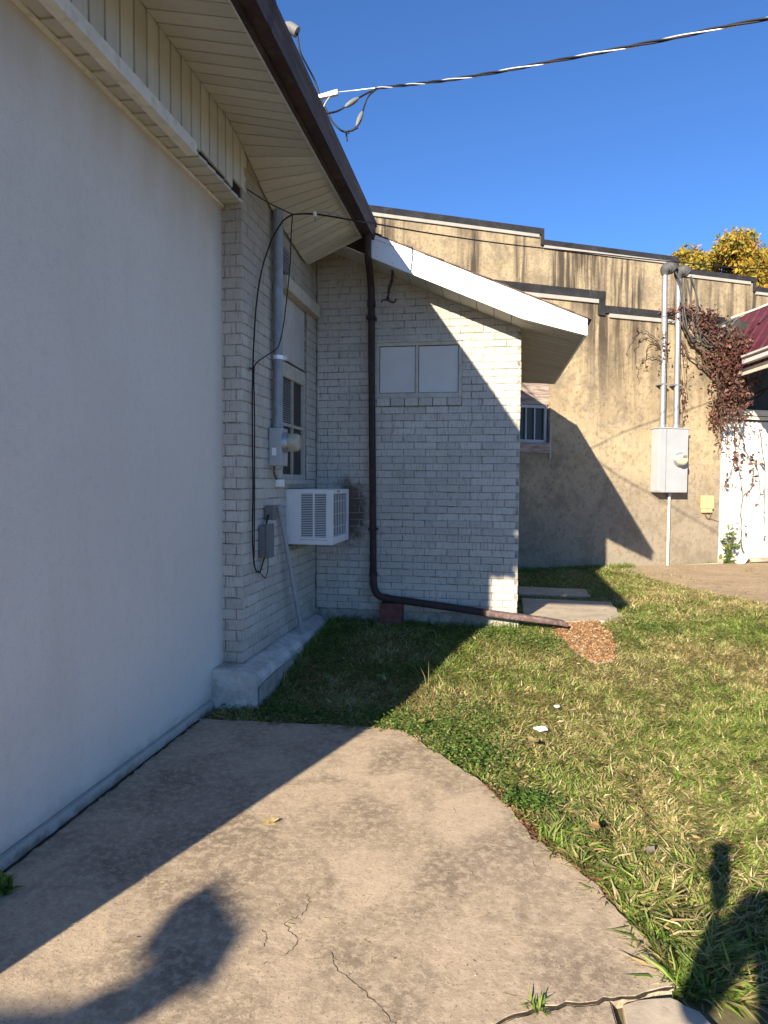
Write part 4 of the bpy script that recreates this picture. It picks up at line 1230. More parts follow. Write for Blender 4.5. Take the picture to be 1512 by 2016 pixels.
# ------------------------------------------------------------------ creeper with dead red leaves
VN = thing('creeper_vine', tuple(sp(2.5, .3, .1)), 'dead reddish creeper hanging over the corner of the tan wall', 'vine')
stem = MB()
leafc = []
def wander(pts, r0, r1, off0=.03, off1=.06, leaves=0, spread=.08, jit=.02):
    P = smooth_path([sp(s, z, np.interp(i, [0, len(pts) - 1], [off0, off1])) for i, (s, z) in enumerate(pts)], 5)
    P = [p + Vector((random.uniform(-jit, jit), random.uniform(-jit, jit), random.uniform(-jit, jit))) for p in P]
    rs = [r0 + (r1 - r0) * i / (len(P) - 1) for i in range(len(P))]
    stem.tube(P, rs, 5)
    for _ in range(leaves):
        i = random.random() * (len(P) - 1)
        p = P[int(i)].lerp(P[min(int(i) + 1, len(P) - 1)], i % 1)
        leafc.append(p + Vector([random.gauss(0, spread) for _ in range(3)]) - SNv * abs(random.gauss(0, spread * .5)))
wander([(1.75, 4.2), (1.9, 3.95), (2.2, 3.75), (2.5, 3.6), (2.65, 3.3)], .03, .022, .08, .12)
wander([(1.7, 4.3), (2.0, 3.9), (2.35, 3.85), (2.6, 4.1)], .018, .012, .08, .12)
wander([(1.72, 3.95), (1.95, 3.65), (2.35, 3.4), (2.6, 3.2)], .018, .012, .06, .1)
for _ in range(20):
    s0 = random.uniform(1.85, 2.6); z0 = random.uniform(3.7, 4.3)
    wander([(s0, z0), (s0 + .2, z0 - .25), (2.45 + random.uniform(-.1, .35), random.uniform(3.2, 3.9)), (2.5 + random.uniform(-.05, .42), random.uniform(2.4, 3.2))], .010, .004, .1, .25, 62, .10)
for _ in range(26):
    s0 = random.uniform(2.4, 2.95); z0 = random.uniform(3.3, 4.25)
    wander([(s0, z0), (s0 + random.uniform(-.1, .15), z0 - .4), (s0 + random.uniform(-.12, .12), z0 - .9)], .006, .003, .15, .25, 42, .075)
for _ in range(12):
    s0 = random.uniform(1.1, 1.9)
    wander([(s0, 4.28), (s0 + .2, 4.4), (s0 + .5, 4.3), (s0 + .7, 4.15)], .006, .003, .06, .12, 26, .07)
for a in ([(1.4, 3.75), (1.2, 3.95), (1.0, 4.0), (.85, 3.9), (.72, 3.6)], [(1.35, 3.78), (1.1, 3.92), (.92, 3.8), (.88, 3.5)], [(1.4, 3.6), (1.15, 3.6), (1.0, 3.45), (.95, 3.2)], [(1.38, 3.8), (1.2, 3.85), (1.1, 3.6), (1.12, 3.4)]):
    wander(a, .008, .003, .05, .04, 4, .03)
wander([(1.35, 4.0), (1.36, 3.7), (1.33, 3.4)], .006, .004, .14, .12, 40, .05)
for ds in (0, .05, .1):
    wander([(1.74 + ds, 3.95), (1.80 + ds, 3.3), (1.78 + ds, 2.9), (1.82 + ds * .5, 2.4), (1.86 + ds * .6, 2.2)], .005, .003, .05, .05, 26, .035)
wander([(1.78, 3.3), (1.72, 2.9), (1.68, 2.7)], .004, .003, .05, .04, 0)
for s0, z0, z1 in ((2.55, 3.0, 2.3), (2.6, 2.8, 2.05), (2.45, 2.9, 2.5), (2.38, 2.95, 2.55), (2.62, 3.0, 2.5)):
    wander([(s0, z0), (s0 + .03, (z0 + z1) / 2), (s0 - .02, z1)], .006, .003, .08, .05, 42, .05)
stem.build('stems', 'vine_stem', VN, kind='stuff')

def leaves(name, centres, size, cols, parent, mat='leaf', seed=3, kind='stuff', flat=None, aspect=1.5):
    rg = np.random.default_rng(seed)
    C = np.array([list(c) for c in centres], dtype=float)
    n = len(C)
    d1 = rg.normal(size=(n, 3)); d1 /= np.linalg.norm(d1, axis=1)[:, None]
    d2 = rg.normal(size=(n, 3))
    d2 -= d1 * (d1 * d2).sum(1)[:, None]; d2 /= np.linalg.norm(d2, axis=1)[:, None]
    if flat is not None:
        d1[:, 2] *= flat; d2[:, 2] *= flat
    d3 = np.cross(d1, d2)
    sz = (size * rg.uniform(.55, 1.35, n))[:, None]
    a = C - d1 * sz * .5 * aspect
    b = C + d2 * sz * .38 + d3 * sz * .12
    c = C + d1 * sz * .5 * aspect - d3 * sz * .1
    d = C - d2 * sz * .38 + d3 * sz * .12
    V = np.stack([a, b, c, d], 1).reshape(-1, 3)
    base = np.arange(n)[:, None] * 4
    T = np.concatenate([base + [0, 1, 2], base + [0, 2, 3]])
    cols = np.array(cols)
    k = rg.integers(0, len(cols), n)
    col = cols[k] * rg.uniform(.7, 1.3, (n, 1))
    tint = np.repeat(col, 4, 0)
    return np_mesh(name, V, T, mat, tint, parent, kind)
leaves('leaves', leafc, .048, [(.14, .05, .042), (.18, .07, .055), (.09, .04, .035), (.24, .14, .10), (.08, .045, .035), (.16, .09, .055), (.12, .045, .04)], VN)

V2 = thing('climbing_vine', tuple(sp(3.2, .35, 0)), 'thin bare vine with few leaves climbing the white shed wall', 'vine')
stem = MB(); leafc = []
wander([(3.30, .35), (3.24, .55), (3.22, .8), (3.2, 1.1), (3.24, 1.38), (3.35, 1.46), (3.45, 1.6), (3.44, 1.85)], .012, .005, -.05, -.05, 14, .04, .008)
wander([(3.22, 1.4), (3.16, 1.75), (3.05, 2.0), (2.95, 1.75), (2.8, 1.5)], .006, .003, -.05, -.05, 18, .05, .008)
wander([(3.1, 1.85), (3.12, 2.3), (3.25, 2.5), (3.45, 2.48), (3.7, 2.3)], .006, .003, -.05, -.05, 6, .04, .008)
wander([(3.15, 2.45), (3.3, 2.1), (3.5, 1.95), (3.6, 1.5), (3.58, 1.2)], .006, .004, -.05, -.05, 10, .04, .008)
wander([(3.55, 2.55), (3.62, 2.2), (3.7, 1.8), (3.72, .9), (3.8, .8)], .006, .004, -.05, -.05, 22, .08, .008)
wander([(2.85, 2.6), (2.88, 2.1), (2.86, 1.7), (2.82, 1.4)], .005, .003, -.04, -.04, 16, .05, .008)
wander([(3.0, 2.6), (3.03, 2.2), (3.05, 2.0)], .005, .003, -.04, -.04, 20, .05, .008)
wander([(3.15, 2.05), (3.35, 2.0), (3.45, 1.8), (3.3, 1.7)], .004, .003, -.04, -.04, 20, .05, .008)
stem.build('stems', 'vine_stem', V2, kind='stuff')
leaves('leaves', leafc, .062, [(.16, .06, .05), (.10, .045, .04), (.07, .04, .04), (.22, .11, .08)], V2, seed=5)
# weeds at the shed corner
WD = thing('weed', tuple(sp(2.9, .25, .1)), 'leafy green weed growing at the corner of the white shed wall', 'weed')
stem = MB(); leafc = []
for _ in range(7):
    s0 = random.uniform(2.68, 2.95)
    wander([(s0, .22), (s0 + random.uniform(-.05, .1), .5), (s0 + random.uniform(-.1, .15), random.uniform(.6, 1.0))], .004, .002, .06, .0, 16, .045, .01)
stem.build('stems', 'vine_stem', WD, kind='stuff')
leaves('leaves', leafc, .07, [(.10, .15, .03), (.16, .2, .05), (.07, .11, .03)], WD, seed=6)

# ------------------------------------------------------------------ trees behind
def tree(name, x, y, ztop, rx, rz, n, cols, label, seed, size=.17, fill=1.0):
    rg = np.random.default_rng(seed)
    rd = random.Random(seed)
    T = thing(name, (x, y, 0), label, 'tree', None)
    zc = ztop - rz
    tr = MB()
    tr.tube(smooth_path([(x, y, 0), (x + .1, y, zc * .4), (x - .1, y + .1, zc * .8), (x, y, ztop - rz * .4)], 4), [.28 - .22 * i / 12 for i in range(13)], 9)
    tr.build('trunk', 'trunk_bark', T)
    br = MB()
    cl = []
    for k in range(46):
        a = rd.uniform(0, 2 * math.pi); e = math.asin(rd.uniform(-.7, 1)); q = rd.uniform(.45, 1.0) ** .6
        c = Vector((x + math.cos(a) * math.cos(e) * rx * q, y + math.sin(a) * math.cos(e) * rx * q, zc + math.sin(e) * rz * q))
        cl.append((c, rd.uniform(.28, .6) * rx * .52))
        if k < 14:
            st = Vector((x, y, zc - rz * .6 + rd.uniform(0, rz)))
            br.tube(smooth_path([st, st.lerp(c, .5) + Vector((0, 0, -.15)), c], 3), [.07 - .009 * i for i in range(7)], 6)
    br.build('limbs', 'trunk_bark', T, kind='stuff')
    P = []
    per = int(n / len(cl))
    for c, r in cl:
        v = rg.normal(size=(per, 3)); v /= np.linalg.norm(v, axis=1)[:, None]
        P.append(np.array(c) + v * (r * rg.uniform(.2, 1.45, (per, 1))))
    P = np.concatenate(P)
    leaves('crown', P, size, cols, T, seed=seed)
yel = [(.38, .27, .03), (.44, .32, .045), (.30, .22, .035), (.25, .22, .045), (.44, .27, .035), (.19, .20, .045)]
tree('autumn_tree', 12.3, 41.3, 15.3, 2.6, 3.4, 36000, yel + [(.36, .17, .03)], 'golden yellow autumn tree with rusty top, left of the two tall ones', 21)
tree('autumn_tree', 15.9, 42.5, 15.7, 2.1, 3.6, 30000, yel, 'golden yellow autumn tree at the right edge of the photo', 22)
tree('autumn_tree', 9.6, 39.5, 13.9, 1.7, 2.6, 18000, yel + [(.30, .25, .05)], 'low yellow tree just showing above the stepped parapet', 23)
tree('bare_tree', 11.9, 47, 17.0, 1.0, 2.4, 900, [(.26, .22, .18), (.33, .27, .2)], 'sparse greyish tree behind the yellow ones', 24, .22)
tree('green_tree', 15.0, 36.0, 11.6, 2.4, 3.0, 26000, [(.10, .13, .03), (.16, .17, .04), (.24, .21, .04), (.07, .10, .025)], 'olive green tree low behind the parapet at right', 25)

# ------------------------------------------------------------------ stepping slabs and splash pad
g = lambda x, y: float(ground_z(x, y))
ST = slab('stepping_slab', rough([(.24, 6.95), (.36, 6.72), (.62, 6.66), (1.0, 6.78), (1.20, 7.1), (1.22, 7.9), (.24, 7.95)], .012, 4, 31), g(.7, 7.3) + .035, .12, 'pale_concrete', kind=None)
tag(ST, 'nearest flat concrete slab beside the brick corner, partly sunlit', 'slab', 'concrete slabs beside the brick corner')
ST2 = slab('stepping_slab', rough([(.22, 8.28), (1.04, 8.25), (1.08, 8.85), (.22, 8.9)], .012, 4, 32), g(.7, 8.5) + .03, .12, 'pale_concrete', kind=None)
tag(ST2, 'farther concrete slab in full shade behind a strip of grass', 'slab', 'concrete slabs beside the brick corner')
PADP = [(.46, 6.30), (.56, 6.62), (.72, 6.80), (.92, 6.78), (1.0, 6.4), (.98, 5.95), (.90, 5.60), (.74, 5.50), (.60, 5.80)]
PAD = thing('splash_pad', (.78, 6.2, .18), 'rusty orange gravel splash pad at the downspout outlet', 'splash pad')
pp = rough(PADP, .02, 4, 33)
PTI = (g(.78, 6.75) - g(.78, 5.55)) / 1.2
PCY = sum(p[1] for p in pp) / len(pp)
slab('base', pp, g(.78, 6.15) + .006, .1, 'brown_dirt', kind=None, parent=PAD, tilt=(0, PTI))
def inside(poly, x, y):
    c = False
    j = len(poly) - 1
    for i in range(len(poly)):
        xi_, yi_ = poly[i]; xj, yj = poly[j]
        if (yi_ > y) != (yj > y) and x < (xj - xi_) * (y - yi_) / (yj - yi_) + xi_:
            c = not c
        j = i
    return c
pv, pt, pc = [], [], []
octv = np.array([(1, 0, 0), (0, 1, 0), (-1, 0, 0), (0, -1, 0), (0, 0, 1), (0, 0, -1)], float)
octf = np.array([(0, 1, 4), (1, 2, 4), (2, 3, 4), (3, 0, 4), (1, 0, 5), (2, 1, 5), (3, 2, 5), (0, 3, 5)])
pcols = np.array([(.23, .11, .045), (.20, .09, .035), (.31, .19, .09), (.14, .07, .03), (.37, .27, .15), (.25, .13, .055)])
k = 0
while k < 1500:
    x, y = random.uniform(.45, 1.1), random.uniform(5.5, 6.95)
    if not inside(pp, x, y): continue
    r = random.uniform(.008, .020)
    a = random.uniform(0, 6.28)
    Mx = np.array([[math.cos(a), -math.sin(a), 0], [math.sin(a), math.cos(a), 0], [0, 0, 1]])
    v = (octv * np.array([r, r * random.uniform(.6, 1), r * .6])) @ Mx.T + np.array([x, y, g(.78, 6.15) + .009 + PTI * (y - PCY)])
    pt.append(octf + len(pv) * 6); pv.append(v)
    pc.append(np.repeat((pcols[random.randrange(6)] * random.uniform(.7, 1.2))[None], 6, 0))
    k += 1
np_mesh('gravel', np.concatenate(pv), np.concatenate(pt), 'pebble_mat', np.concatenate(pc), PAD, 'stuff')

# ------------------------------------------------------------------ grass
edge_pts = np.array(EDGE)
def slab_right(y):       # x of the slab's outer edge at depth y
    ys_, xs2 = edge_pts[::-1, 1], edge_pts[::-1, 0]
    return np.interp(y, ys_[:12], xs2[:12])
stones = [[(.24, 6.95), (.36, 6.72), (.62, 6.66), (1.0, 6.78), (1.20, 7.1), (1.22, 7.9), (.24, 7.95)], [(.22, 8.28), (1.04, 8.25), (1.08, 8.85), (.22, 8.9)], PADP]
from itertools import count
def poly_mask(poly, X, Y):
    c = np.zeros(len(X), bool)
    j = len(poly) - 1
    for i in range(len(poly)):
        (xi_, yi_), (xj, yj) = poly[i], poly[j]
        cond = ((yi_ > Y) != (yj > Y)) & (X < (xj - xi_) * (Y - yi_) / (yj - yi_ + 1e-12) + xi_)
        c ^= cond
        j = i
    return c
def vnoise(X, Y, f, seed):
    r_ = np.random.default_rng(seed)
    tab = r_.random((64, 64))
    x, y = X * f + 100, Y * f + 100
    i, j = np.floor(x).astype(int), np.floor(y).astype(int)
    fx_, fy_ = x - i, y - j
    fx_ = fx_ * fx_ * (3 - 2 * fx_); fy_ = fy_ * fy_ * (3 - 2 * fy_)
    t_ = lambda a, b: tab[a % 64, b % 64]
    return (t_(i, j) * (1 - fx_) + t_(i + 1, j) * fx_) * (1 - fy_) + (t_(i, j + 1) * (1 - fx_) + t_(i + 1, j + 1) * fx_) * fy_
def lawn_mask(X, Y, over=.0):
    ok = np.ones(len(X), bool)
    ok &= ~((Y < 4.17 - over + .03 * np.sin(X * 9)) & (X < slab_right(np.clip(Y, 2.15, 4.2)) - over))
    ok &= ~((Y < 6.46) & (X < XB + .185) & (Y > 4.35))
    ok &= X > XS + .02
    ok &= ~((Y > 6.44) & (X < XR + .01))
    ok &= ~((Y < 2.22 + .06 * np.sin(X * 7)) & (X > .3))
    ok &= ~((Y < 2.3) & (X < .5))
    for p in stones:
        ok &= ~poly_mask(p, X, Y)
    d = (X - SPv.x) * SNv.x + (Y - SPv.y) * SNv.y
    ok &= d < -.02
    return ok
def blades(name, n, box, length, width, cols, lean=(.3, 1.0), dens=None, mask=True, seed=0, droop=.5, over=0.0, zoff=0.0):
    rg = np.random.default_rng(seed)
    X = rg.uniform(box[0], box[1], n); Y = rg.uniform(box[2], box[3], n)
    keep = lawn_mask(X, Y, over) if mask is True else (mask(X, Y) if mask else np.ones(n, bool))
    if dens is not None:
        keep &= rg.random(n) < dens(X, Y)
    X, Y = X[keep], Y[keep]
    n = len(X)
    Z = ground_z(X, Y) - .004 + zoff
    clump = vnoise(X, Y, 9, seed + 50)
    yaw = rg.uniform(0, 2 * np.pi, n) * .55 + clump * 7
    Ln = rg.uniform(length[0], length[1], n) * (.65 + .7 * vnoise(X, Y, 2.6, seed + 3))
    Wd = rg.uniform(width[0], width[1], n)
    le = rg.uniform(lean[0], lean[1], n)
    d = np.stack([np.cos(yaw), np.sin(yaw), np.zeros(n)], 1)
    s_ = np.stack([-np.sin(yaw), np.cos(yaw), np.zeros(n)], 1)
    tw_ = rg.normal(0, .5, n)
    s_[:, 2] = tw_; s_ /= np.linalg.norm(s_, axis=1)[:, None]
    up_ = np.array([0, 0, 1.0])
    B = np.stack([X, Y, Z], 1)
    ca, sa = np.cos(le)[:, None], np.sin(le)[:, None]
    M1 = B + (d * sa * .5 + up_ * ca * .5) * Ln[:, None]
    le2 = le + droop * rg.uniform(.4, 1.6, n)
    ca2, sa2 = np.cos(le2)[:, None], np.sin(le2)[:, None]
    T = M1 + (d * sa2 * .5 + up_ * ca2 * .5) * Ln[:, None]
    T[:, 2] = np.maximum(T[:, 2], Z + .004)
    w = Wd[:, None] * .5
    V = np.stack([B - s_ * w * .7, B + s_ * w * .7, M1 - s_ * w, M1 + s_ * w, T], 1).reshape(-1, 3)
    b = np.arange(n)[:, None] * 5
    F = np.concatenate([b + [0, 1, 3], b + [0, 3, 2], b + [2, 3, 4]])
    colfun = cols(X, Y, rg)
    tint = np.repeat(colfun, 5, 0)
    o = np_mesh(name, V, F, 'grass_blade', tint, None, 'stuff')
    return o
GREENS = np.array([(.145, .225, .032), (.185, .27, .045), (.105, .175, .028), (.25, .315, .07), (.165, .225, .055)])
STRAW = np.array([(.46, .38, .18), (.37, .31, .12), (.55, .47, .26), (.31, .28, .10), (.40, .30, .14)])
def lawn_cols(X, Y, rg):
    n = len(X)
    g_ = GREENS[rg.integers(0, len(GREENS), n)]
    s_ = STRAW[rg.integers(0, len(STRAW), n)]
    dry = .11 + .60 * vnoise(X, Y, .9, 71) * vnoise(X, Y, 2.7, 72) * 1.6
    dry += .35 * np.exp(-((X - .55) / .7) ** 2 - ((Y - 4.4) / .8) ** 2)
    dry += .45 * np.exp(-(((X - 2.6) / .9) ** 2)) * sstep(6.5, 8.5, Y)
    dry += .30 * np.exp(-((Y - 5.7) / .5) ** 2) * (X > -.2)
    f = (rg.random(n) < np.clip(dry, .04, .85))[:, None]
    return np.where(f, s_, g_) * rg.uniform(.7, 1.3, (n, 1))
d_dirt = lambda X, Y: np.where(poly_mask(DIRT, X, Y), .0 + .05 * (vnoise(X, Y, 3, 8) > .62), 1.0)
gr = blades('grass', 190000, (-1.95, 2.6, 2.1, 4.6), (.035, .095), (.0045, .0085), lawn_cols, (.6, 1.42), d_dirt, seed=1, over=.012)
gr2 = blades('grass', 260000, (-1.7, 3.6, 4.1, 7.2), (.03, .075), (.004, .008), lawn_cols, (.45, 1.35), d_dirt, seed=2)
gr3 = blades('grass', 170000, (.15, 5.2, 7.0, 12.6), (.035, .085), (.006, .011), lawn_cols, (.35, 1.25), d_dirt, seed=3)
# taller tufts hugging the walls and along the slab
def near_wall(X, Y):
    a = np.exp(-((Y - 6.42) / .05) ** 2) * (X < .2) * .5
    b = np.exp(-((X - (XB + .2)) / .05) ** 2) * (Y < 6.4) * .6
    dd = (X - SPv.x) * SNv.x + (Y - SPv.y) * SNv.y
    c_ = np.exp(-((dd + .1) / .12) ** 2) * (X < 2.1)
    e_ = np.exp(-((X - (slab_right(np.clip(Y, 2.15, 4.2)) + .05)) / .07) ** 2) * (Y < 3.0) * 1.0
    return np.clip(a + b + c_ + e_, 0, 1)
def lush(X, Y, rg):
    n = len(X)
    return GREENS[rg.integers(0, len(GREENS), n)] * rg.uniform(.75, 1.25, (n, 1))
blades('grass', 200000, (-1.7, 2.5, 2.15, 11.8), (.05, .13), (.005, .010), lush, (.1, 1.0), near_wall, seed=4)
# crabgrass leaning out over the slab edge near the camera
def crab(X, Y):
    e = slab_right(np.clip(Y, 2.15, 4.2))
    return np.where((X > e - .015) & (X < e + .22) & (Y < 3.1), 1.0, 0)
blades('grass', 9000, (.2, 1.0, 2.15, 3.1), (.07, .16), (.005, .010), lawn_cols, (.8, 1.45), crab, seed=5, over=.005, zoff=.01)

# clover and small broad leaved weeds at the edge of the slab
def patch(cx_, cy_, rx, ry, n, seed):
    rg = np.random.default_rng(seed)
    a = rg.normal(size=(n, 2)) * [rx, ry] + [cx_, cy_]
    keep = lawn_mask(a[:, 0], a[:, 1], .04)
    a = a[keep]
    z = ground_z(a[:, 0], a[:, 1]) + rg.uniform(.01, .065, len(a))
    return np.column_stack([a, z])
cl = np.concatenate([patch(-.42, 4.22, .16, .13, 1700, 1), patch(-.15, 3.92, .13, .14, 1500, 2), patch(.13, 3.36, .07, .06, 900, 3), patch(-.2, 4.5, .15, .15, 900, 4),
                     patch(-.15, 6.1, .25, .15, 900, 5), patch(.35, 5.9, .15, .15, 700, 6), patch(1.35, 6.6, .2, .3, 1100, 7), patch(-1.5, 4.35, .15, .1, 1300, 8), patch(-1.1, 4.3, .3, .1, 1200, 9), patch(-1.35, 5.2, .2, .5, 1400, 12)])
leaves('clover', cl, .022, [(.075, .14, .022), (.10, .18, .03), (.055, .105, .02), (.14, .21, .05)], None, seed=9, flat=.45, aspect=1.1)
# thatch: dry straw bits lying on the soil and a few on the slab
blades('straw', 26000, (-.9, 3.6, 2.2, 8.0), (.03, .09), (.002, .004), lambda X, Y, rg: STRAW[rg.integers(0, 5, len(X))] * rg.uniform(.8, 1.3, (len(X), 1)), (1.3, 1.55), None, seed=6, droop=.05)
blades('straw', 5000, (1.6, 5.2, 7.0, 12.4), (.03, .10), (.003, .006), lambda X, Y, rg: STRAW[rg.integers(0, 5, len(X))] * rg.uniform(.7, 1.3, (len(X), 1)), (1.35, 1.56), None, seed=16, droop=.05, zoff=.02)
def on_slab(X, Y): return (X < slab_right(np.clip(Y, 2.15, 4.2)) - .02) & (X > -1.85) & (Y < 4.1)
o = blades('straw', 170, (-1.8, .5, 2.0, 4.1), (.015, .06), (.0015, .003), lambda X, Y, rg: STRAW[rg.integers(0, 5, len(X))] * rg.uniform(.9, 1.5, (len(X), 1)), (1.5, 1.57), None, on_slab, seed=7, droop=.02, zoff=.042)
# reddish debris line along the slab edge
deb = []
for _ in range(700):
    y = random.uniform(2.6, 3.5)
    e = float(slab_right(y))
    x = e + abs(random.gauss(0, .035)) - .005
    deb.append((x, y, max(g(x, y), -.02) + .012 + random.uniform(0, .012)))
leaves('leaf_litter', deb, .018, [(.22, .10, .055), (.30, .17, .09), (.14, .07, .04)], None, seed=13, flat=.3)

lit = []
for _ in range(420):
    x, y = random.uniform(-.4, 3.2), random.uniform(2.4, 7.5)
    if y > 4.2 or x > float(slab_right(y)) + .05:
        if not (y > 6.4 and x < .2):
            lit.append((x, y, g(x, y) + random.uniform(.02, .055)))
leaves('leaf_litter', lit, .026, [(.34, .22, .11), (.42, .30, .16), (.26, .14, .07), (.48, .38, .24)], None, seed=14, flat=.4)
stn = []
for _ in range(160):
    y = random.uniform(2.0, 4.1); x = random.uniform(-1.85, float(slab_right(max(y, 2.16))) - .03)
    stn.append((x, y, .004))
leaves('slab_debris', stn, .007, [(.14, .09, .05), (.30, .22, .13), (.55, .47, .33)], None, seed=15, flat=.2)
# tuft in the joint of the slab, weed beside the left wall
def tuft(name, x, y, n, L, label, cat, seed, cols=GREENS, z=0.0, w=.006):
    rg = random.Random(seed)
    mb = MB()
    V, F, Tn = [], [], []
    for k in range(n):
        a = rg.uniform(0, 6.28); le = rg.uniform(.1, 1.1); l_ = L * rg.uniform(.5, 1.1)
        b = Vector((x + rg.gauss(0, .012), y + rg.gauss(0, .008), z))
        d = Vector((math.cos(a), math.sin(a), 0)); s_ = Vector((-d.y, d.x, 0)) * w * .5
        m1 = b + d * math.sin(le) * l_ * .5 + Vector((0, 0, math.cos(le) * l_ * .5))
        t1 = m1 + d * math.sin(le + .5) * l_ * .5 + Vector((0, 0, math.cos(le + .5) * l_ * .5))
        i = len(V)
        V += [b - s_, b + s_, m1 - s_, m1 + s_, t1]
        F += [(i, i + 1, i + 3), (i, i + 3, i + 2), (i + 2, i + 3, i + 4)]
        c = cols[rg.randrange(len(cols))]
        Tn += [np.array(c) * rg.uniform(.8, 1.3)] * 5
    o = np_mesh(name, np.array([v[:] for v in V]), np.array(F), 'grass_blade', np.array(Tn))
    return tag(o, label, cat)
tuft('grass_tuft', .125, 2.005, 26, .06, 'small grass tuft growing in the slab joint near the bottom', 'grass tuft', 3, z=-.01)
tuft('weed', -1.83, 2.22, 60, .09, 'dark green weed at the foot of the white stucco wall', 'weed', 4, w=.02, z=0)
tuft('dry_stalk', -.52, 4.9, 5, .34, 'pale dry grass stalk standing at the shadow edge', 'grass stalk', 5, cols=STRAW, z=g(-.5, 4.9), w=.005)

# ------------------------------------------------------------------ litter and fallen leaves
def fallen(name, x, y, z, sx, sy, yaw, mat_col, label, cat, curl=.25, seed=0, group=None):
    rg = random.Random(seed)
    n = 9
    V, F = [], []
    rows = 10
    for i in range(rows + 1):
        u = i / rows * 2 - 1
        hw = sy * max(.02, (1 - abs(u) ** 1.5)) * (1 + .25 * rg.uniform(-1, 1))
        for k in (-1, 0, 1):
            V.append((u * sx, k * hw, (u * u * curl * sx * .5) + abs(k) * curl * hw * .5 + rg.uniform(-.1, .1) * hw + .003))
    for i in range(rows):
        for k in range(2):
            a = i * 3 + k
            F += [(a, a + 1, a + 4), (a, a + 4, a + 3)]
    Mz = Matrix.Rotation(yaw, 3, 'Z')
    V = np.array([(Mz @ Vector(v))[:] for v in V]) + [x, y, z]
    o = np_mesh(name, V, np.array(F), 'leaf', np.repeat(np.array(mat_col)[None], len(V), 0))
    o.data.polygons.foreach_set('use_smooth', [True] * len(F))
    return tag(o, label, cat, group)
fallen('fallen_leaf', -1.02, 2.905, .004, .042, .026, .5, (.62, .50, .20), 'pale yellow leaf lying alone on the sunlit slab', 'leaf', .35, 1)
fallen('fallen_leaf', .20, 4.02, .045, .05, .032, 2.1, (.45, .33, .16), 'curled tan leaf in the grass beside the white paper scraps', 'leaf', .5, 2)
fallen('fallen_leaf', .62, 2.88, .052, .034, .017, .9, (.40, .31, .26), 'dull pinkish leaf lying in the grass near the right shadow', 'leaf', .3, 3)
fallen('fallen_leaf', .42, 3.02, .06, .035, .022, 1.4, (.48, .28, .12), 'small orange brown leaf in the grass close to the slab edge', 'leaf', .4, 4)
fallen('fallen_leaf', -.48, 4.20, .055, .045, .02, 1.2, (.40, .34, .14), 'yellow green leaf stuck in the clover at the slab corner', 'leaf', .3, 5)
for k, (x, y, s_, lb) in enumerate(((.262, 4.30, .045, 'crumpled white paper scrap in the grass, larger of two'), (.385, 4.66, .024, 'tiny white paper scrap in the grass, smaller of two'))):
    bm = bmesh.new()
    bmesh.ops.create_icosphere(bm, subdivisions=2, radius=1)
    rg = random.Random(k)
    for v in bm.verts:
        v.co = Vector((v.co.x * s_ * rg.uniform(.6, 1.2), v.co.y * s_ * .6 * rg.uniform(.6, 1.2), v.co.z * s_ * .4 * rg.uniform(.4, 1.3)))
    mb = MB(); bm.verts.index_update()
    zz = g(x, y) + .055
    mb.add([(v.co.x + x, v.co.y + y, v.co.z + zz) for v in bm.verts], [[v.index for v in f.verts] for f in bm.faces])
    bm.free()
    tag(mb.build('paper_scrap', 'paper'), lb, 'litter', 'white paper scraps on the lawn')
q = MB()
bm = bmesh.new(); bmesh.ops.create_icosphere(bm, subdivisions=2, radius=1); rg = random.Random(9)
c = sp(3.05, .30, .12)
for v in bm.verts:
    k_ = rg.uniform(.65, 1.2)
    v.co = Vector((v.co.x * .17 * k_, v.co.y * .10 * k_, v.co.z * .08 * k_ + (.05 if v.co.x > .3 else 0))) + c
bm.verts.index_update()
q.add([v.co[:] for v in bm.verts], [[v.index for v in f.verts] for f in bm.faces]); bm.free()
tag(q.build('plastic_bag', 'paper'), 'crumpled white plastic bag on the dirt by the shed wall', 'bag')
q = MB(); q.tube([sp(1.75, .225, .06), sp(2.72, .245, .08)], .014, 8)
tag(q.build('white_pipe', 'flashing'), 'thin white pipe lying along the foot of the tan wall', 'pipe')

# ------------------------------------------------------------------ behind the camera: the photographer and a lamp form shaped from its shadow; both cast shadows into view
PR = thing('person', (.16, -.44, 0), 'person in dark clothes standing and holding a phone up in one hand', 'person')
def skin_body(name, joints, bones, mat, parent, sub=2):
    me = bpy.data.meshes.new(name)
    names = list(joints)
    o0 = Vector((.16, -.44, 0))
    me.from_pydata([tuple(Vector(joints[n][0]) - o0) for n in names], [(names.index(a), names.index(b)) for a, b in bones], [])
    o = bpy.data.objects.new(name, me)
    place(o, tuple(o0), parent)
    md = o.modifiers.new('skin', 'SKIN')
    for i, n in enumerate(names):
        r_ = joints[n][1]
        me.skin_vertices[0].data[i].radius = r_ if isinstance(r_, tuple) else (r_, r_)
    me.skin_vertices[0].data[0].use_root = True
    sb = o.modifiers.new('sub', 'SUBSURF'); sb.levels = sub; sb.render_levels = sub
    me.materials.append(MAT[mat])
    return o
bx, by = .16, -.44
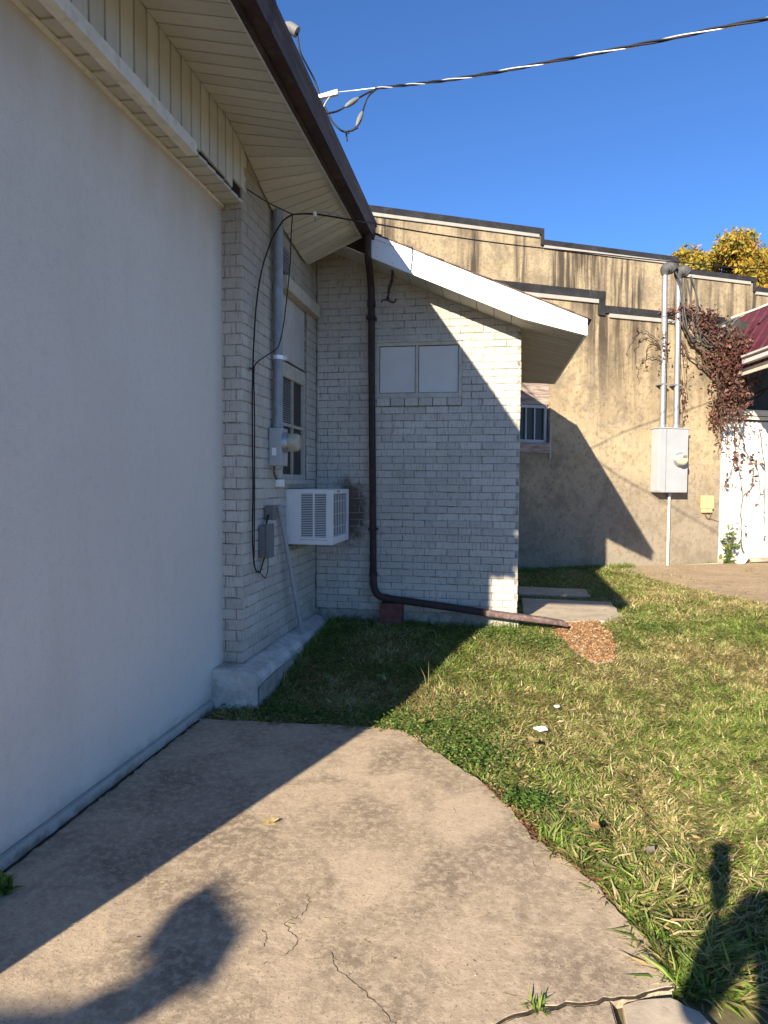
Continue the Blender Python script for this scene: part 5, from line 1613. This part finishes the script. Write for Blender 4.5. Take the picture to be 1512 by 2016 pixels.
J = {'pelvis': ((bx, by, .93), (.16, .12)), 'waist': ((bx, by, 1.1), (.18, .12)), 'chest': ((bx, by, 1.3), (.20, .13)), 'neck': ((bx, by + .02, 1.46), .06), 'skull': ((bx, by + .05, 1.56), (.075, .085)), 'crown': ((bx, by + .04, 1.66), (.075, .085)),
     'sl': ((bx - .19, by, 1.38), .065), 'el': ((bx - .33, by + .14, 1.06), .05), 'wl': ((bx - .20, by + .33, 1.21), .034),
     'sr': ((bx + .19, by, 1.38), .065), 'er': ((bx + .25, by - .02, 1.11), .05), 'wr': ((bx + .25, by + .06, .86), .034),
     'hl': ((bx - .10, by, .86), .10), 'kl': ((bx - .12, by + .03, .49), .07), 'al': ((bx - .12, by, .10), .045), 'fl': ((bx - .13, by + .16, .04), .04),
     'hr': ((bx + .10, by, .86), .10), 'kr': ((bx + .12, by + .03, .49), .07), 'ar': ((bx + .12, by, .10), .045), 'fr': ((bx + .13, by + .16, .04), .04)}
Bn = [('pelvis', 'waist'), ('waist', 'chest'), ('chest', 'neck'), ('neck', 'skull'), ('skull', 'crown'), ('chest', 'sl'), ('sl', 'el'), ('el', 'wl'), ('chest', 'sr'), ('sr', 'er'), ('er', 'wr'),
      ('pelvis', 'hl'), ('hl', 'kl'), ('kl', 'al'), ('al', 'fl'), ('pelvis', 'hr'), ('hr', 'kr'), ('kr', 'ar'), ('ar', 'fr')]
skin_body('body', J, Bn, 'cloth_dark', PR)
for side, w0, vz in ((-1, Vector((bx - .20, by + .33, 1.215)), 1), (1, Vector((bx + .25, by + .06, .85)), -1)):
    HJ = {'wrist': (tuple(w0), .03), 'palm': (tuple(w0 + Vector((0, .03, .05 * vz))), (.036, .018))}
    HB = [('wrist', 'palm')]
    for k in range(4):
        bse = w0 + Vector((side * -.0 + (k - 1.5) * .018, .045, .085 * vz))
        HJ[f'f{k}a'] = (tuple(bse), .0095); HJ[f'f{k}b'] = (tuple(bse + Vector((0, .012, (.03 + .004 * (k in (1, 2))) * vz))), .0085); HJ[f'f{k}c'] = (tuple(bse + Vector((side * -.012, .0, (.05 + .006 * (k in (1, 2))) * vz))), .0075)
        HB += [('palm', f'f{k}a'), (f'f{k}a', f'f{k}b'), (f'f{k}b', f'f{k}c')]
    HJ['t1'] = (tuple(w0 + Vector((-side * .035, .03, .04 * vz))), .011); HJ['t2'] = (tuple(w0 + Vector((-side * .05, .035, .075 * vz))), .009)
    HB += [('palm', 't1'), ('t1', 't2')]
    skin_body('hand', HJ, HB, 'skin', PR)
MB().lathe((bx, by + .03, 1.60), (0, 0, 1), [(0, .085), (.05, .10), (.09, .092), (.12, .06), (.13, .02)], 18).build('hair', 'hair_brown', PR)
q = MB().bbox((-.062, -.058, 1.27), (.018, -.049, 1.43), .006)
tag(q.build('phone', 'black_rubber'), 'black smartphone held upright in front of the person', 'phone')

YL = thing('shadow_caster', (-5.6, -4.5, 0), 'unseen lamp-shaped shadow caster on a tall pole with a curved arm behind the viewer', 'shadow caster')  # unseen object of guessed form, outline traced back from the shadow on the slab
MB().tube([(-5.6, -4.5, -.05), (-5.6, -4.5, 2.75)], [.08, .06], 12).build('pole', 'dull_galvanised', YL)
yy = -4.2
def shp(x, y, yc=yy):     # where a ray from the shadow point meets the plane y = yc
    t_ = y - yc
    return (x - .312 * t_, yc, .452 * t_)
MB().tube(smooth_path([(-5.6, -4.5, 2.6), (-5.0, yy, 2.62), (-3.9, yy, 2.58)] + [shp(*p) for p in ((-1.32, 1.60), (-1.16, 1.72), (-1.03, 1.84), (-.965, 1.97))], 5), .07, 10).build('arm', 'dull_galvanised', YL)
poly = [shp(*p) for p in ((-.86, 1.97), (-.85, 2.09), (-1.07, 2.35), (-1.13, 2.24), (-1.17, 2.15), (-1.16, 2.09), (-1.05, 2.00))]
MB().prism([(p[0], p[1] - .11, p[2]) for p in poly], (0, .22, 0)).build('caster_head', 'grey_enamel', YL)
